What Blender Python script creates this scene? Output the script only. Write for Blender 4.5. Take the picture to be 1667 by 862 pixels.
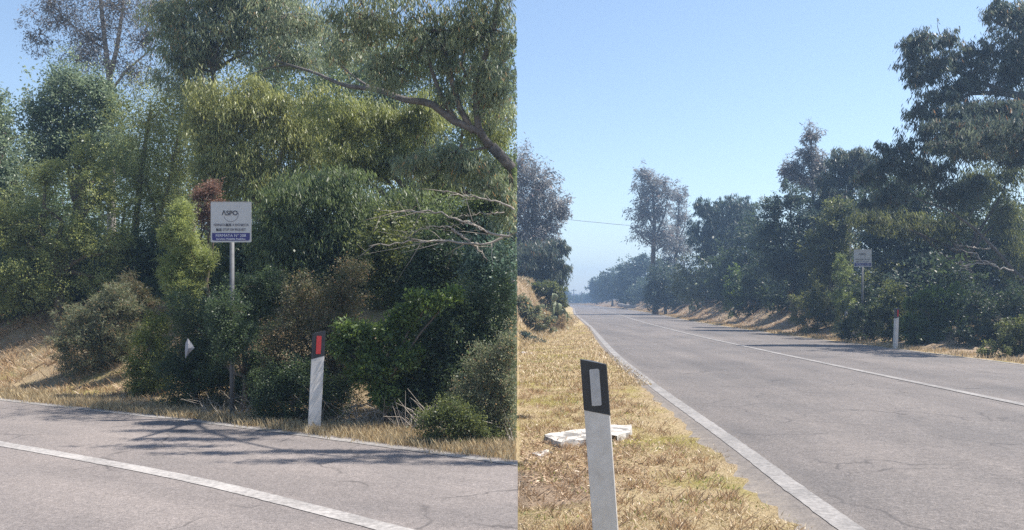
import bpy, math, random
import numpy as np
from mathutils import Vector, Matrix

S = bpy.context.scene
for o in list(bpy.data.objects):
    bpy.data.objects.remove(o)

# ------------------------------------------------------------------ camera
EYE, F, CX, HY, PW = 1.3, 1400.0, 843.0, 487.0, 1667.0
cam = bpy.data.cameras.new('camera')
camo = bpy.data.objects.new('camera', cam)
S.collection.objects.link(camo)
camo.location = (0, 0, EYE)
camo.rotation_euler = (math.radians(90), 0, 0)
cam.sensor_width = 36.0
cam.lens = 36.0 * F / PW
cam.shift_x = -(CX - PW / 2) / PW
cam.shift_y = (HY - 431.0) / PW
cam.clip_start, cam.clip_end = 0.05, 5000
S.camera = camo

# ------------------------------------------------------------------ light
SUN_AZ = (0.985, 0.17)            # direction towards the sun on the ground: right and behind the trees
SUN_EL = math.radians(60)
sl = bpy.data.lights.new('sun', 'SUN')
sl.energy = 4.6
sl.angle = math.radians(0.5)
sl.color = (1.0, 0.94, 0.85)
so = bpy.data.objects.new('sun', sl)
S.collection.objects.link(so)
sd = Vector((SUN_AZ[0] * math.cos(SUN_EL), SUN_AZ[1] * math.cos(SUN_EL), math.sin(SUN_EL))).normalized()
so.rotation_euler = sd.to_track_quat('Z', 'Y').to_euler()
so.location = sd * 60
w = bpy.data.worlds.new('World')
S.world = w
w.use_nodes = True
nt = w.node_tree
bg = nt.nodes['Background']
sky = nt.nodes.new('ShaderNodeTexSky')
sky.sky_type = 'NISHITA'
sky.sun_disc = False
sky.sun_elevation = SUN_EL
sky.sun_rotation = math.atan2(SUN_AZ[0], SUN_AZ[1])
sky.air_density = 1.0
sky.dust_density = 0.6
sky.ozone_density = 0.8
nt.links.new(sky.outputs[0], bg.inputs[0])
bg.inputs[1].default_value = 0.10
S.view_settings.view_transform = 'Standard'
S.view_settings.look = 'None'
S.view_settings.gamma = 1.0
S.view_settings.use_curve_mapping = False
S.view_settings.exposure = 1.0
HAZE_DENSITY = 0.0023
S.cycles.use_denoising = False
S.cycles.max_bounces = 10
S.cycles.diffuse_bounces = 6
S.cycles.transparent_max_bounces = 8
S.cycles.volume_bounces = 0

# ------------------------------------------------------------------ helpers
RNG = np.random.default_rng(7)
random.seed(7)


def P(px, py, Y):
    """A pixel of the photograph at the distance Y as a point of the place."""
    return np.array(((px - CX) / F * Y, Y, EYE + (HY - py) / F * Y))


def smooth(a, b, x):
    t = np.clip((x - a) / (b - a), 0, 1)
    return t * t * (3 - 2 * t)


def wob(x, y, s=1.0, seed=0.0):
    """Cheap smooth noise, about -1..1."""
    a = np.sin(x * 1.31 * s + 1.7 * np.sin(y * .83 * s + seed) + seed * 2.1)
    b = np.sin(y * 1.57 * s + 1.3 * np.sin(x * 1.11 * s - seed) + 4.0 + seed)
    c = np.sin((x + y) * 2.9 * s + 2 * np.sin((x - y) * 1.9 * s + seed))
    return (a + b + .6 * c) / 2.6


def link(o):
    S.collection.objects.link(o)
    return o


def tag(o, label=None, cat=None, group=None, kind=None):
    if label:
        o['label'] = label
    if cat:
        o['category'] = cat
    if group:
        o['group'] = group
    if kind:
        o['kind'] = kind
    return o


def empty(name, loc):
    o = bpy.data.objects.new(name, None)
    o.location = loc
    o.empty_display_size = .2
    return link(o)


class MB:
    """Collects verts and faces for ONE mesh object."""
    def __init__(self):
        self.v, self.f = [], []

    def add(self, vs, fs):
        n = len(self.v)
        self.v += [tuple(p) for p in vs]
        self.f += [tuple(i + n for i in q) for q in fs]

    def tube(self, pts, r0, r1=None, sides=6, jit=0.0, power=1.0):
        r1 = r0 if r1 is None else r1
        pts = [Vector(p) for p in pts]
        n = len(pts)
        if n < 2:
            return
        rings = []
        ref = Vector((0.31, 0.83, 0.2))
        for i, p in enumerate(pts):
            d = (pts[min(i + 1, n - 1)] - pts[max(i - 1, 0)])
            if d.length < 1e-9:
                d = Vector((0, 0, 1))
            d.normalize()
            u = d.cross(ref)
            if u.length < 1e-3:
                u = d.cross(Vector((1, 0, 0)))
            u.normalize()
            v = d.cross(u)
            r = r0 + (r1 - r0) * (i / (n - 1)) ** power
            r *= 1 + random.uniform(-jit, jit)
            rings.append([p + (u * math.cos(2 * math.pi * k / sides) + v * math.sin(2 * math.pi * k / sides)) * r
                          for k in range(sides)])
        vs = [q for ring in rings for q in ring]
        fs = []
        for i in range(n - 1):
            for k in range(sides):
                a, b = i * sides + k, i * sides + (k + 1) % sides
                fs.append((a, b, b + sides, a + sides))
        fs.append(tuple(range(sides))[::-1])
        fs.append(tuple(range((n - 1) * sides, n * sides)))
        self.add(vs, fs)

    def box(self, x0, x1, y0, y1, z0, z1):
        self.add([(x0, y0, z0), (x1, y0, z0), (x1, y1, z0), (x0, y1, z0),
                  (x0, y0, z1), (x1, y0, z1), (x1, y1, z1), (x0, y1, z1)],
                 [(3, 2, 1, 0), (4, 5, 6, 7), (0, 1, 5, 4), (1, 2, 6, 5), (2, 3, 7, 6), (3, 0, 4, 7)])

    def build(self, name, m, parent=None, off=None, clip=False, shade=False):
        v, f = self.v, self.f
        if clip:
            va = np.array(v)
            ok = keep_left(va)
            f = [q for q in f if all(ok[i] for i in q)]
        if off is not None:
            v = [(p[0] - off[0], p[1] - off[1], p[2] - off[2]) for p in v]
        me = bpy.data.meshes.new(name)
        me.from_pydata(v, [], f)
        if clip:
            me.validate()
        me.materials.append(m)
        if shade:
            me.shade_smooth()
        o = link(bpy.data.objects.new(name, me))
        if parent:
            o.parent = parent
        return o


def keep_left(p):
    """The wooded roadside by the bus stop ends at the line of sight between the two roadsides, save high overhead."""
    y = np.maximum(p[:, 1], .1)
    py = HY - (p[:, 2] - EYE) / y * F
    return (p[:, 0] < -0.006) | (py < -25)


def quads_mesh(name, V, tint, m, parent=None):
    """V: n x 4 x 3 array of separate quads (or n x 3 x 3 triangles) as ONE mesh."""
    n, k = V.shape[:2]
    me = bpy.data.meshes.new(name)
    me.vertices.add(n * k)
    me.vertices.foreach_set('co', V.reshape(-1).astype(np.float32))
    me.loops.add(n * k)
    me.loops.foreach_set('vertex_index', np.arange(n * k, dtype=np.int32))
    me.polygons.add(n)
    me.polygons.foreach_set('loop_start', np.arange(0, n * k, k, dtype=np.int32))
    at = me.attributes.new('tint', 'FLOAT', 'POINT')
    at.data.foreach_set('value', np.repeat(tint, k).astype(np.float32))
    me.update(calc_edges=True)
    me.materials.append(m)
    o = link(bpy.data.objects.new(name, me))
    if parent:
        o.parent = parent
    return o


# ------------------------------------------------------------------ materials
def mat(name):
    m = bpy.data.materials.new(name)
    m.use_nodes = True
    t = m.node_tree
    return m, t, t.nodes['Principled BSDF'], t.nodes['Material Output']


def N(t, typ, **kw):
    n = t.nodes.new(typ)
    for k, v in kw.items():
        if k.startswith('i_'):
            n.inputs[k[2:]].default_value = v
        else:
            setattr(n, k, v)
    return n


def ramp(t, fac, stops):
    r = t.nodes.new('ShaderNodeValToRGB')
    el = r.color_ramp.elements
    while len(el) < len(stops):
        el.new(.5)
    for e, (p, c) in zip(el, stops):
        e.position = p
        e.color = (*c, 1) if len(c) == 3 else c
    t.links.new(fac, r.inputs[0])
    return r.outputs[0]


def noise(t, scale, detail=4, rough=.6, vec=None, dist=0.0):
    n = N(t, 'ShaderNodeTexNoise')
    n.inputs['Scale'].default_value = scale
    n.inputs['Detail'].default_value = detail
    n.inputs['Roughness'].default_value = rough
    n.inputs['Distortion'].default_value = dist
    if vec is not None:
        t.links.new(vec, n.inputs['Vector'])
    return n.outputs['Fac']


def mixc(t, fac, a, b, mode='MIX'):
    n = t.nodes.new('ShaderNodeMix')
    n.data_type = 'RGBA'
    n.blend_type = mode
    for src, idx in ((fac, 0), (a, 6), (b, 7)):
        if isinstance(src, (int, float)):
            n.inputs[idx].default_value = src
        elif isinstance(src, tuple):
            n.inputs[idx].default_value = (*src, 1)
        else:
            t.links.new(src, n.inputs[idx])
    return n.outputs[2]


def bump(t, b, h, strength=.4, dist=.02):
    n = N(t, 'ShaderNodeBump')
    n.inputs['Strength'].default_value = strength
    n.inputs['Distance'].default_value = dist
    t.links.new(h, n.inputs['Height'])
    t.links.new(n.outputs[0], b.inputs['Normal'])


def plain(name, c, rough=.6, spec=.4, dirt=None, metal=0.0, nscale=6):
    m, t, b, _ = mat(name)
    b.inputs['Roughness'].default_value = rough
    b.inputs['Specular IOR Level'].default_value = spec
    b.inputs['Metallic'].default_value = metal
    co = N(t, 'ShaderNodeTexCoord').outputs['Object']
    if dirt:
        t.links.new(mixc(t, ramp(t, noise(t, nscale, 6, .7, co), [(.42, (0, 0, 0)), (.75, (1, 1, 1))]), c, dirt), b.inputs['Base Color'])
    else:
        b.inputs['Base Color'].default_value = (*c, 1)
    return m


LC = {}


def leaf_mat(name, a, b_, dry=None, trans=.45, rough=.45, spec=.5):
    """Leaf colour runs from a to b_ by clump and by leaf; a few leaves are dry."""
    LC[name] = (a, b_, dry, trans, rough, spec)
    m, t, b, out = mat(name)
    at = N(t, 'ShaderNodeAttribute', attribute_name='tint').outputs['Fac']
    g = N(t, 'ShaderNodeNewGeometry').outputs['Random Per Island']
    ad = N(t, 'ShaderNodeMath', operation='MULTIPLY_ADD')
    t.links.new(g, ad.inputs[0])
    ad.inputs[1].default_value = .45
    ad.inputs[2].default_value = -.22
    ad2 = N(t, 'ShaderNodeMath', operation='ADD', use_clamp=True)
    t.links.new(ad.outputs[0], ad2.inputs[0])
    t.links.new(at, ad2.inputs[1])
    col = mixc(t, ad2.outputs[0], a, b_)
    if dry:
        gt = N(t, 'ShaderNodeMath', operation='GREATER_THAN')
        t.links.new(g, gt.inputs[0])
        gt.inputs[1].default_value = 1 - dry[1]
        col = mixc(t, gt.outputs[0], col, dry[0])
    t.links.new(col, b.inputs['Base Color'])
    b.inputs['Roughness'].default_value = rough
    b.inputs['Specular IOR Level'].default_value = spec
    tr = N(t, 'ShaderNodeBsdfTranslucent')
    hs = N(t, 'ShaderNodeHueSaturation')
    hs.inputs['Hue'].default_value = .485
    hs.inputs['Saturation'].default_value = 1.15
    hs.inputs['Value'].default_value = 1.7
    t.links.new(col, hs.inputs['Color'])
    t.links.new(hs.outputs[0], tr.inputs['Color'])
    mx = N(t, 'ShaderNodeMixShader')
    mx.inputs[0].default_value = trans
    t.links.new(b.outputs[0], mx.inputs[1])
    t.links.new(tr.outputs[0], mx.inputs[2])
    t.links.new(mx.outputs[0], out.inputs['Surface'])
    return m


LM = {
    'dark': leaf_mat('dark_leaf', (.036, .058, .036), (.095, .135, .058)),
    'blue': leaf_mat('blue_green_leaf', (.055, .09, .08), (.14, .195, .145)),
    'olive': leaf_mat('olive_leaf', (.065, .085, .038), (.19, .22, .08)),
    'euc': leaf_mat('eucalyptus_leaf', (.06, .088, .075), (.19, .22, .15), dry=((.24, .16, .09), .04)),
    'yellow': leaf_mat('yellow_green_leaf', (.085, .11, .035), (.25, .28, .085)),
    'bright': leaf_mat('bright_leaf', (.05, .085, .027), (.17, .235, .065), spec=.5),
    'pale': leaf_mat('pale_grey_leaf', (.12, .125, .125), (.24, .24, .24), dry=((.25, .2, .18), .08)),
    'grey': leaf_mat('grey_green_leaf', (.09, .11, .065), (.23, .245, .15), dry=((.3, .22, .12), .1)),
    'brown': leaf_mat('brown_leaf', (.06, .068, .038), (.15, .15, .075), dry=((.22, .16, .09), .16)),
    'red': leaf_mat('dead_red_leaf', (.12, .075, .055), (.25, .165, .12)),
    'pine': leaf_mat('pale_green_needle', (.10, .135, .055), (.24, .29, .11)),
    'straw': leaf_mat('straw', (.27, .21, .12), (.50, .41, .25), trans=.25),
    'straw2': leaf_mat('brown_straw', (.22, .15, .085), (.46, .33, .19), trans=.25),
    'verge': leaf_mat('mown_straw', (.26, .19, .10), (.53, .42, .26), dry=((.24, .215, .07), .1), trans=.2),
    'litter': leaf_mat('fallen_leaf', (.16, .09, .045), (.50, .36, .22), trans=.1),
}


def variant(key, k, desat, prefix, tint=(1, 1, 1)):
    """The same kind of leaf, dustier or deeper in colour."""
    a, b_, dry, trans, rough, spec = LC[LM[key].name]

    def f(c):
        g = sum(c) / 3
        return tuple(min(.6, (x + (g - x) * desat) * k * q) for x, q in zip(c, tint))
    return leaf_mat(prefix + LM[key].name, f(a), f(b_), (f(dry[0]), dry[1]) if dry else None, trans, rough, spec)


LIGHTENED = {LM[k].name: variant(k, kk, d, 'dusty_', (1.05, 1.03, .80)) for k, kk, d in  # bus stop trees: leaves lightened and greyed, a bright veil painted into their colour
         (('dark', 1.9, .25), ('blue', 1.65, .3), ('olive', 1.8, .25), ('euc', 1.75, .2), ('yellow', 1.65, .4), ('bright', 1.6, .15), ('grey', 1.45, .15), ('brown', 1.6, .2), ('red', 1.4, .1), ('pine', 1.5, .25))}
DARKENED = {LM[k].name: variant(k, kk, d, 'deep_') for k, kk, d in  # long road plants: leaves darkened, shade put into their colour
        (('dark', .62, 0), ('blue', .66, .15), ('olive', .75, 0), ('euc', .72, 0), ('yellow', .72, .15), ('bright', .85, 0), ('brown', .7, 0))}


def bark_mat(name, a, b_, sc=6):
    m, t, b, _ = mat(name)
    co = N(t, 'ShaderNodeTexCoord').outputs['Object']
    f = noise(t, sc, 6, .7, co, .6)
    t.links.new(ramp(t, f, [(.35, a), (.65, b_)]), b.inputs['Base Color'])
    b.inputs['Roughness'].default_value = .85
    bump(t, b, f, .5, .02)
    return m


BARK = bark_mat('brown_bark', (.06, .045, .035), (.15, .115, .085))
PALEBARK = bark_mat('pale_bark', (.19, .165, .14), (.40, .36, .32))
GREYBARK = bark_mat('grey_bark', (.06, .05, .043), (.19, .165, .145))
DEADWOOD = bark_mat('bleached_wood', (.20, .17, .14), (.42, .37, .32))

# ------------------------------------------------------------------ the lie of the land
LE = np.array([(-60, 46.5), (-30, 26.5), (-14, 16.1), (-6.8, 11.3), (-3, 8.97), (0, 6.87), (3, 4.6), (8, .6)], float)   # far kerb, bus stop road
ELp = np.array([(1.9, -6), (1.88, 4.85), (1.95, 7.65), (2.05, 13.2), (2.32, 20.7), (3.5, 42), (5.1, 76), (6.6, 101), (8.4, 130), (9.6, 165), (8.0, 195), (2, 218), (-12, 235), (-60, 250)], float)
ERp = np.array([(10.3, -6), (10.25, 4.85), (10.2, 10), (10.05, 17), (9.85, 24), (9.7, 33), (10.4, 52), (12.3, 76), (13.6, 101), (14.8, 130), (15.6, 168), (13.6, 205), (6, 226), (-10, 244), (-60, 260)], float)


def dense(poly, step):
    """Smooth resample of a polyline (Catmull-Rom)."""
    out = []
    n = len(poly)
    for i in range(n - 1):
        p0, p1, p2, p3 = poly[max(i - 1, 0)], poly[i], poly[i + 1], poly[min(i + 2, n - 1)]
        d1 = (p2 - p0) * .5 * np.linalg.norm(p2 - p1) / max(np.linalg.norm(p2 - p0) * .5, 1e-6)
        d2 = (p3 - p1) * .5 * np.linalg.norm(p2 - p1) / max(np.linalg.norm(p3 - p1) * .5, 1e-6)
        m = max(1, int(np.linalg.norm(p2 - p1) / step))
        for k in range(m):
            t = k / m
            out.append((2 * t**3 - 3 * t**2 + 1) * p1 + (t**3 - 2 * t**2 + t) * d1 + (-2 * t**3 + 3 * t**2) * p2 + (t**3 - t**2) * d2)
    out.append(poly[-1])
    return np.array(out)


LEd, ELd, ERd = dense(LE, .5), dense(ELp, .5), dense(ERp, .5)


def sdist(poly, x, y):
    """Distance to a polyline, positive on its left hand."""
    x, y = np.atleast_1d(x).astype(float), np.atleast_1d(y).astype(float)
    best = np.full(x.shape, 1e9)
    sg = np.ones(x.shape)
    st = max(1, len(poly) // 120)
    q = poly[::st] if (len(poly) - 1) % st == 0 else np.vstack([poly[::st], poly[-1:]])
    for a, b in zip(q[:-1], q[1:]):
        e = b - a
        l2 = e @ e
        t = np.clip(((x - a[0]) * e[0] + (y - a[1]) * e[1]) / l2, 0, 1)
        dx, dy = x - a[0] - t * e[0], y - a[1] - t * e[1]
        d = np.hypot(dx, dy)
        c = e[0] * dy - e[1] * dx
        m = d < best - 1e-9
        best = np.where(m, d, best)
        sg = np.where(m, np.sign(c) + (c == 0), sg)
    return best * sg


FOOT = np.array([(-.3, -6), (-.3, 21), (.2, 26), (1.5, 36), (2.4, 44), (3.6, 60), (4.3, 76), (5.7, 101), (7.2, 130), (8.2, 165), (6.5, 190), (0, 208), (-60, 236)], float)


def height(x, y):
    x, y = np.atleast_1d(x).astype(float), np.atleast_1d(y).astype(float)
    # roadside by the bus stop
    d = sdist(LEd, x, y)
    zl = smooth(.5, 3.6, d) * 1.25 + np.clip(d - 3, 0, 40) * .03 + .10 * wob(x, y, 1.1) * smooth(.4, 1.5, d) + .02 * wob(x, y, 5) * smooth(.1, .4, d)
    zl = zl * smooth(.1, .5, d) * (smooth(.05, 1.7, -x) * (1 - smooth(22, 36, y)) + smooth(22, 36, y)) - .012
    zl = np.where(d < -.15, -.05, zl)
    # the long road
    dr = -sdist(ERd, x, y)
    dl = sdist(ELd, x, y)
    df = sdist(FOOT, x, y)
    low = .35 + .65 * smooth(26, 40, y)
    zr = smooth(.4, 3.4, dr) * 1.2 * low * (1 - .8 * smooth(150, 215, y)) + np.clip(dr - 3, 0, 40) * .05 * (1 - smooth(140, 215, y)) + (.16 * wob(x, y, .9, 2) + .09 * wob(x, y, 2.6, 1) + .05 * wob(x, y, 6.1, 4)) * smooth(.4, 1.6, dr)
    zv = smooth(.05, 1.9, df) * 2.2 * smooth(18, 28, y) + np.clip(df - 3, 0, 30) * .03 + .12 * wob(x, y, 1.2, 3) * smooth(.2, 1.5, df) * smooth(17, 24, y)
    zv = (zv + .018 * wob(x, y, 2.3, 5) + .008 * wob(x, y, 7.0, 1)) * smooth(.05, .7, dl) - .012 + .007 * wob(x, y, 9.0, 2)
    zz = np.where(dr > 0, zr, np.where(dl > 0, zv, -.05))
    zz = np.where((dr <= -.3) & (dl <= -.3), -.035, zz)
    far = smooth(300, 460, y) * 4
    left = (x < 0) & (y < 40)
    zl2 = zl + (zv - zl) * smooth(24, 38, y)
    return np.where(left, zl2, zz) + far


def h1(x, y):
    return float(height(x, y)[0])


xs = np.concatenate([np.linspace(-500, -70, 12), np.linspace(-60, -16, 23), np.arange(-15, -.1, .22), [-.03, 0.0], np.arange(.2, 18, .2), np.arange(18.5, 40, 1.0), np.linspace(42, 120, 20), np.linspace(150, 500, 8)])
ys = np.concatenate([np.linspace(-40, -6, 6), np.arange(-4, 4, .5), np.arange(4, 20, .2), np.arange(20, 60, .4), np.arange(60, 140, 1.2), np.arange(142, 280, 4), np.linspace(290, 560, 14)])
XX, YY = np.meshgrid(xs, ys)
ZZ = height(XX.ravel(), YY.ravel())
gv = np.stack([XX.ravel(), YY.ravel(), ZZ], 1)
nx, ny = len(xs), len(ys)
ii = (np.arange(ny - 1)[:, None] * nx + np.arange(nx - 1)[None, :]).ravel()
gf = np.stack([ii, ii + 1, ii + 1 + nx, ii + nx], 1)


def ground_mat():
    m, t, b, _ = mat('dry_ground')
    co = N(t, 'ShaderNodeTexCoord').outputs['Object']
    big = noise(t, .7, 4, .6, co)
    fine = noise(t, 38, 6, .75, co)
    mid = noise(t, 7, 5, .7, co, .8)
    straw = ramp(t, fine, [(.3, (.22, .16, .09)), (.5, (.39, .30, .17)), (.72, (.54, .44, .28))])
    soil = ramp(t, mid, [(.3, (.19, .135, .095)), (.55, (.32, .24, .17)), (.75, (.43, .34, .25))])
    green = ramp(t, fine, [(.3, (.15, .13, .035)), (.7, (.40, .34, .11))])
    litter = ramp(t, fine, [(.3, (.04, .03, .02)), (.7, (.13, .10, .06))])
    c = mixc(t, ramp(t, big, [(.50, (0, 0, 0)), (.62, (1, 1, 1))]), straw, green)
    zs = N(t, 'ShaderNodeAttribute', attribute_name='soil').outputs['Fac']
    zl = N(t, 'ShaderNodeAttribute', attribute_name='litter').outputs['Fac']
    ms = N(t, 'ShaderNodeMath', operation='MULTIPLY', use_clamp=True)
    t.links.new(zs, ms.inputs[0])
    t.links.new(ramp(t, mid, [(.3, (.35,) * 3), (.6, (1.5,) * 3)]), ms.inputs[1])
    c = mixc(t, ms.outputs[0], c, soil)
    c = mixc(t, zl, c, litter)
    t.links.new(c, b.inputs['Base Color'])
    b.inputs['Roughness'].default_value = .95
    b.inputs['Specular IOR Level'].default_value = .1
    ad = N(t, 'ShaderNodeMath', operation='ADD')
    t.links.new(fine, ad.inputs[0])
    t.links.new(mid, ad.inputs[1])
    bump(t, b, ad.outputs[0], .9, .035)
    return m


me = bpy.data.meshes.new('ground')
me.from_pydata(gv.tolist(), [], gf.tolist())
dL = sdist(LEd, gv[:, 0], gv[:, 1])
dR = -sdist(ERd, gv[:, 0], gv[:, 1])
dV = sdist(ELd, gv[:, 0], gv[:, 1])
dF = sdist(FOOT, gv[:, 0], gv[:, 1])
isl = gv[:, 0] < 0
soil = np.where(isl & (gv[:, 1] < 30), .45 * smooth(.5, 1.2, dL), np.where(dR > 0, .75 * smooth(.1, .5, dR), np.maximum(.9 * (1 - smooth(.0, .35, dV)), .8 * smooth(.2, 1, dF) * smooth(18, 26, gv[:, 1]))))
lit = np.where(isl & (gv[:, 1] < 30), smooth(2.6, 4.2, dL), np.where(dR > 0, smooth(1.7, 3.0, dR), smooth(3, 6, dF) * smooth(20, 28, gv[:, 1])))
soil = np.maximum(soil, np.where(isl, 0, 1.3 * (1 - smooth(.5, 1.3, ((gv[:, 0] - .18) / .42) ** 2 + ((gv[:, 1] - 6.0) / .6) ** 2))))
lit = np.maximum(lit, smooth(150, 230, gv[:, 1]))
for nm, arr in (('soil', soil), ('litter', lit)):
    a = me.attributes.new(nm, 'FLOAT', 'POINT')
    a.data.foreach_set('value', arr.astype(np.float32))
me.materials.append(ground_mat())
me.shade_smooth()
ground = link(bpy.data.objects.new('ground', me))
tag(ground, kind='structure')


# ------------------------------------------------------------------ roads
def asphalt(name, ang, tone):
    m, t, b, _ = mat(name)
    co = N(t, 'ShaderNodeTexCoord').outputs['Object']
    grit = noise(t, 120, 3, .8, co)
    patch = noise(t, .45, 5, .6, co, .5)
    mid = noise(t, 9, 5, .7, co)
    c = ramp(t, grit, [(.28, (.075, .070, .069)), (.5, (.155, .146, .145)), (.72, (.28, .265, .26))])
    c = mixc(t, .65, c, ramp(t, patch, [(.35, (.72, .72, .73)), (.65, (1.12, 1.08, 1.05))]), 'MULTIPLY')
    c = mixc(t, .35, c, ramp(t, mid, [(.35, (.62, .61, .6)), (.65, (1.1, 1.1, 1.1))]), 'MULTIPLY')
    speck = noise(t, 34, 8, .9, co)
    c = mixc(t, .75, c, ramp(t, speck, [(.34, (.30, .30, .30)), (.5, (1.0, 1.0, 1.0)), (.64, (1.75, 1.72, 1.68))]), 'MULTIPLY')
    tm = N(t, 'ShaderNodeMapping')
    tm.vector_type = 'TEXTURE'
    tm.inputs['Rotation'].default_value = (0, 0, -ang)
    tm.inputs['Scale'].default_value = (1.0, 14.0, 1)
    t.links.new(co, tm.inputs[0])
    c = mixc(t, .8, c, ramp(t, noise(t, 1.1, 4, .6, tm.outputs[0]), [(.36, (.80, .80, .81)), (.64, (1.14, 1.13, 1.12))]), 'MULTIPLY')
    c = mixc(t, 1.0, c, tone, 'MULTIPLY')
    # thin wandering cracks
    mp = N(t, 'ShaderNodeMapping')
    t.links.new(co, mp.inputs[0])
    nz = N(t, 'ShaderNodeTexNoise')
    nz.inputs['Scale'].default_value = 2.2
    nz.inputs['Detail'].default_value = 6
    t.links.new(mp.outputs[0], nz.inputs['Vector'])
    av = N(t, 'ShaderNodeVectorMath', operation='MULTIPLY_ADD')
    t.links.new(nz.outputs['Color'], av.inputs[0])
    av.inputs[1].default_value = (.5, .5, .5)
    t.links.new(mp.outputs[0], av.inputs[2])
    vo = N(t, 'ShaderNodeTexVoronoi', feature='DISTANCE_TO_EDGE')
    vo.inputs['Scale'].default_value = .8
    t.links.new(av.outputs[0], vo.inputs['Vector'])
    crack = ramp(t, vo.outputs['Distance'], [(.0, (1, 1, 1)), (.016, (0, 0, 0))])
    msk = ramp(t, noise(t, .8, 3, .6, co), [(.46, (0, 0, 0)), (.56, (1, 1, 1))])
    mu = N(t, 'ShaderNodeMath', operation='MULTIPLY')
    t.links.new(crack, mu.inputs[0])
    t.links.new(msk, mu.inputs[1])
    mu2 = N(t, 'ShaderNodeMath', operation='MULTIPLY')
    t.links.new(mu.outputs[0], mu2.inputs[0])
    mu2.inputs[1].default_value = .7
    c = mixc(t, mu2.outputs[0], c, (.05, .045, .045))
    du = N(t, 'ShaderNodeAttribute', attribute_name='dust').outputs['Fac']
    dm = N(t, 'ShaderNodeMath', operation='MULTIPLY', use_clamp=True)
    t.links.new(du, dm.inputs[0])
    t.links.new(ramp(t, mid, [(.3, (.3,) * 3), (.65, (1.0,) * 3)]), dm.inputs[1])
    c = mixc(t, dm.outputs[0], c, mixc(t, grit, (.22, .18, .14), (.44, .38, .31)))
    t.links.new(c, b.inputs['Base Color'])
    b.inputs['Roughness'].default_value = .82
    b.inputs['Specular IOR Level'].default_value = .35
    bump(t, b, grit, .35, .006)
    return m


def paint(name, worn, tone=1.0):
    m, t, b, _ = mat(name)
    co = N(t, 'ShaderNodeTexCoord').outputs['Object']
    f = noise(t, 22, 6, .75, co)
    g = noise(t, 1.6, 4, .6, co)
    ad = N(t, 'ShaderNodeMath', operation='MULTIPLY_ADD')
    t.links.new(g, ad.inputs[0])
    ad.inputs[1].default_value = .6
    t.links.new(f, ad.inputs[2])
    t.links.new(ramp(t, ad.outputs[0], [(worn - .16, (.33 * tone, .308 * tone, .292 * tone)), (worn + .14, (.175 * tone, .163 * tone, .155 * tone))]), b.inputs['Base Color'])
    b.inputs['Roughness'].default_value = .75
    return m


ASPH = asphalt('weathered_asphalt', 0, (.93, .895, .86))
ASPH2 = asphalt('coarse_asphalt', math.radians(-56), (1.25, 1.19, 1.145))


def ribbon(poly, a0, a1, z, name, m, parent=None, xmax=None, jag=0.0, step=None):
    """A strip beside a polyline, from offset a0 to a1 along its left-hand normal."""
    t = np.gradient(poly, axis=0)
    t /= np.linalg.norm(t, axis=1)[:, None]
    nrm = np.stack([-t[:, 1], t[:, 0]], 1)
    A = poly + nrm * (a0 + jag * RNG.normal(size=(len(poly), 1)))
    B = poly + nrm * (a1 + jag * RNG.normal(size=(len(poly), 1)))
    vs, fs = [], []
    for p, q in zip(A, B):
        vs += [(p[0], p[1], z), (q[0], q[1], z)]
    for i in range(len(A) - 1):
        fs.append((2 * i, 2 * i + 1, 2 * i + 3, 2 * i + 2))
    if xmax is not None:
        import bmesh
        bm = bmesh.new()
        bv = [bm.verts.new(v) for v in vs]
        for f_ in fs:
            try:
                bm.faces.new([bv[i] for i in f_])
            except ValueError:
                pass
        bmesh.ops.bisect_plane(bm, geom=bm.verts[:] + bm.edges[:] + bm.faces[:], plane_co=(xmax, 0, 0), plane_no=(1, 0, 0), clear_outer=True)
        me = bpy.data.meshes.new(name)
        bmesh.ops.recalc_face_normals(bm, faces=bm.faces[:])
        bm.to_mesh(me)
        bm.free()
        me.materials.append(m)
        o = link(bpy.data.objects.new(name, me))
        if parent:
            o.parent = parent
        return o
    mb = MB()
    mb.add(vs, [f_[::-1] for f_ in fs])
    return mb.build(name, m, parent)


LEf = dense(LE, .12)
road_a = ribbon(LEf, .06, -14, 0.0, 'road', ASPH2, None, -0.0005, .012)
tag(road_a, kind='structure')
CLp = np.array([(-40, 30.6), (-20, 17.6), (-9.5, 10.9), (-4.66, 7.74), (-2.42, 6.25), (-.70, 4.85), (1.2, 3.2)], float)
LINE, LINE2, LINE3 = paint('worn_white_paint', .80, 1.22), paint('faded_white_paint', .70, 1.1), paint('dusty_white_paint', .78, .92)
tag(ribbon(dense(CLp, .06), -.07, .07, .004, 'centre_line', LINE, road_a, -.001, .002), kind='structure')
tag(ribbon(LEf, -.02, -.13, .004, 'edge_line', LINE2, road_a, -.001, .005), kind='structure')


def station(pa, pb, n):
    """Two polylines resampled to n matching stations."""
    out = []
    for p in (pa, pb):
        s = np.concatenate([[0], np.cumsum(np.linalg.norm(np.diff(p, axis=0), axis=1))])
        s /= s[-1]
        q = np.linspace(0, 1, n) ** 1.3
        out.append(np.stack([np.interp(q, s, p[:, 0]), np.interp(q, s, p[:, 1])], 1))
    return out


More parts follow.
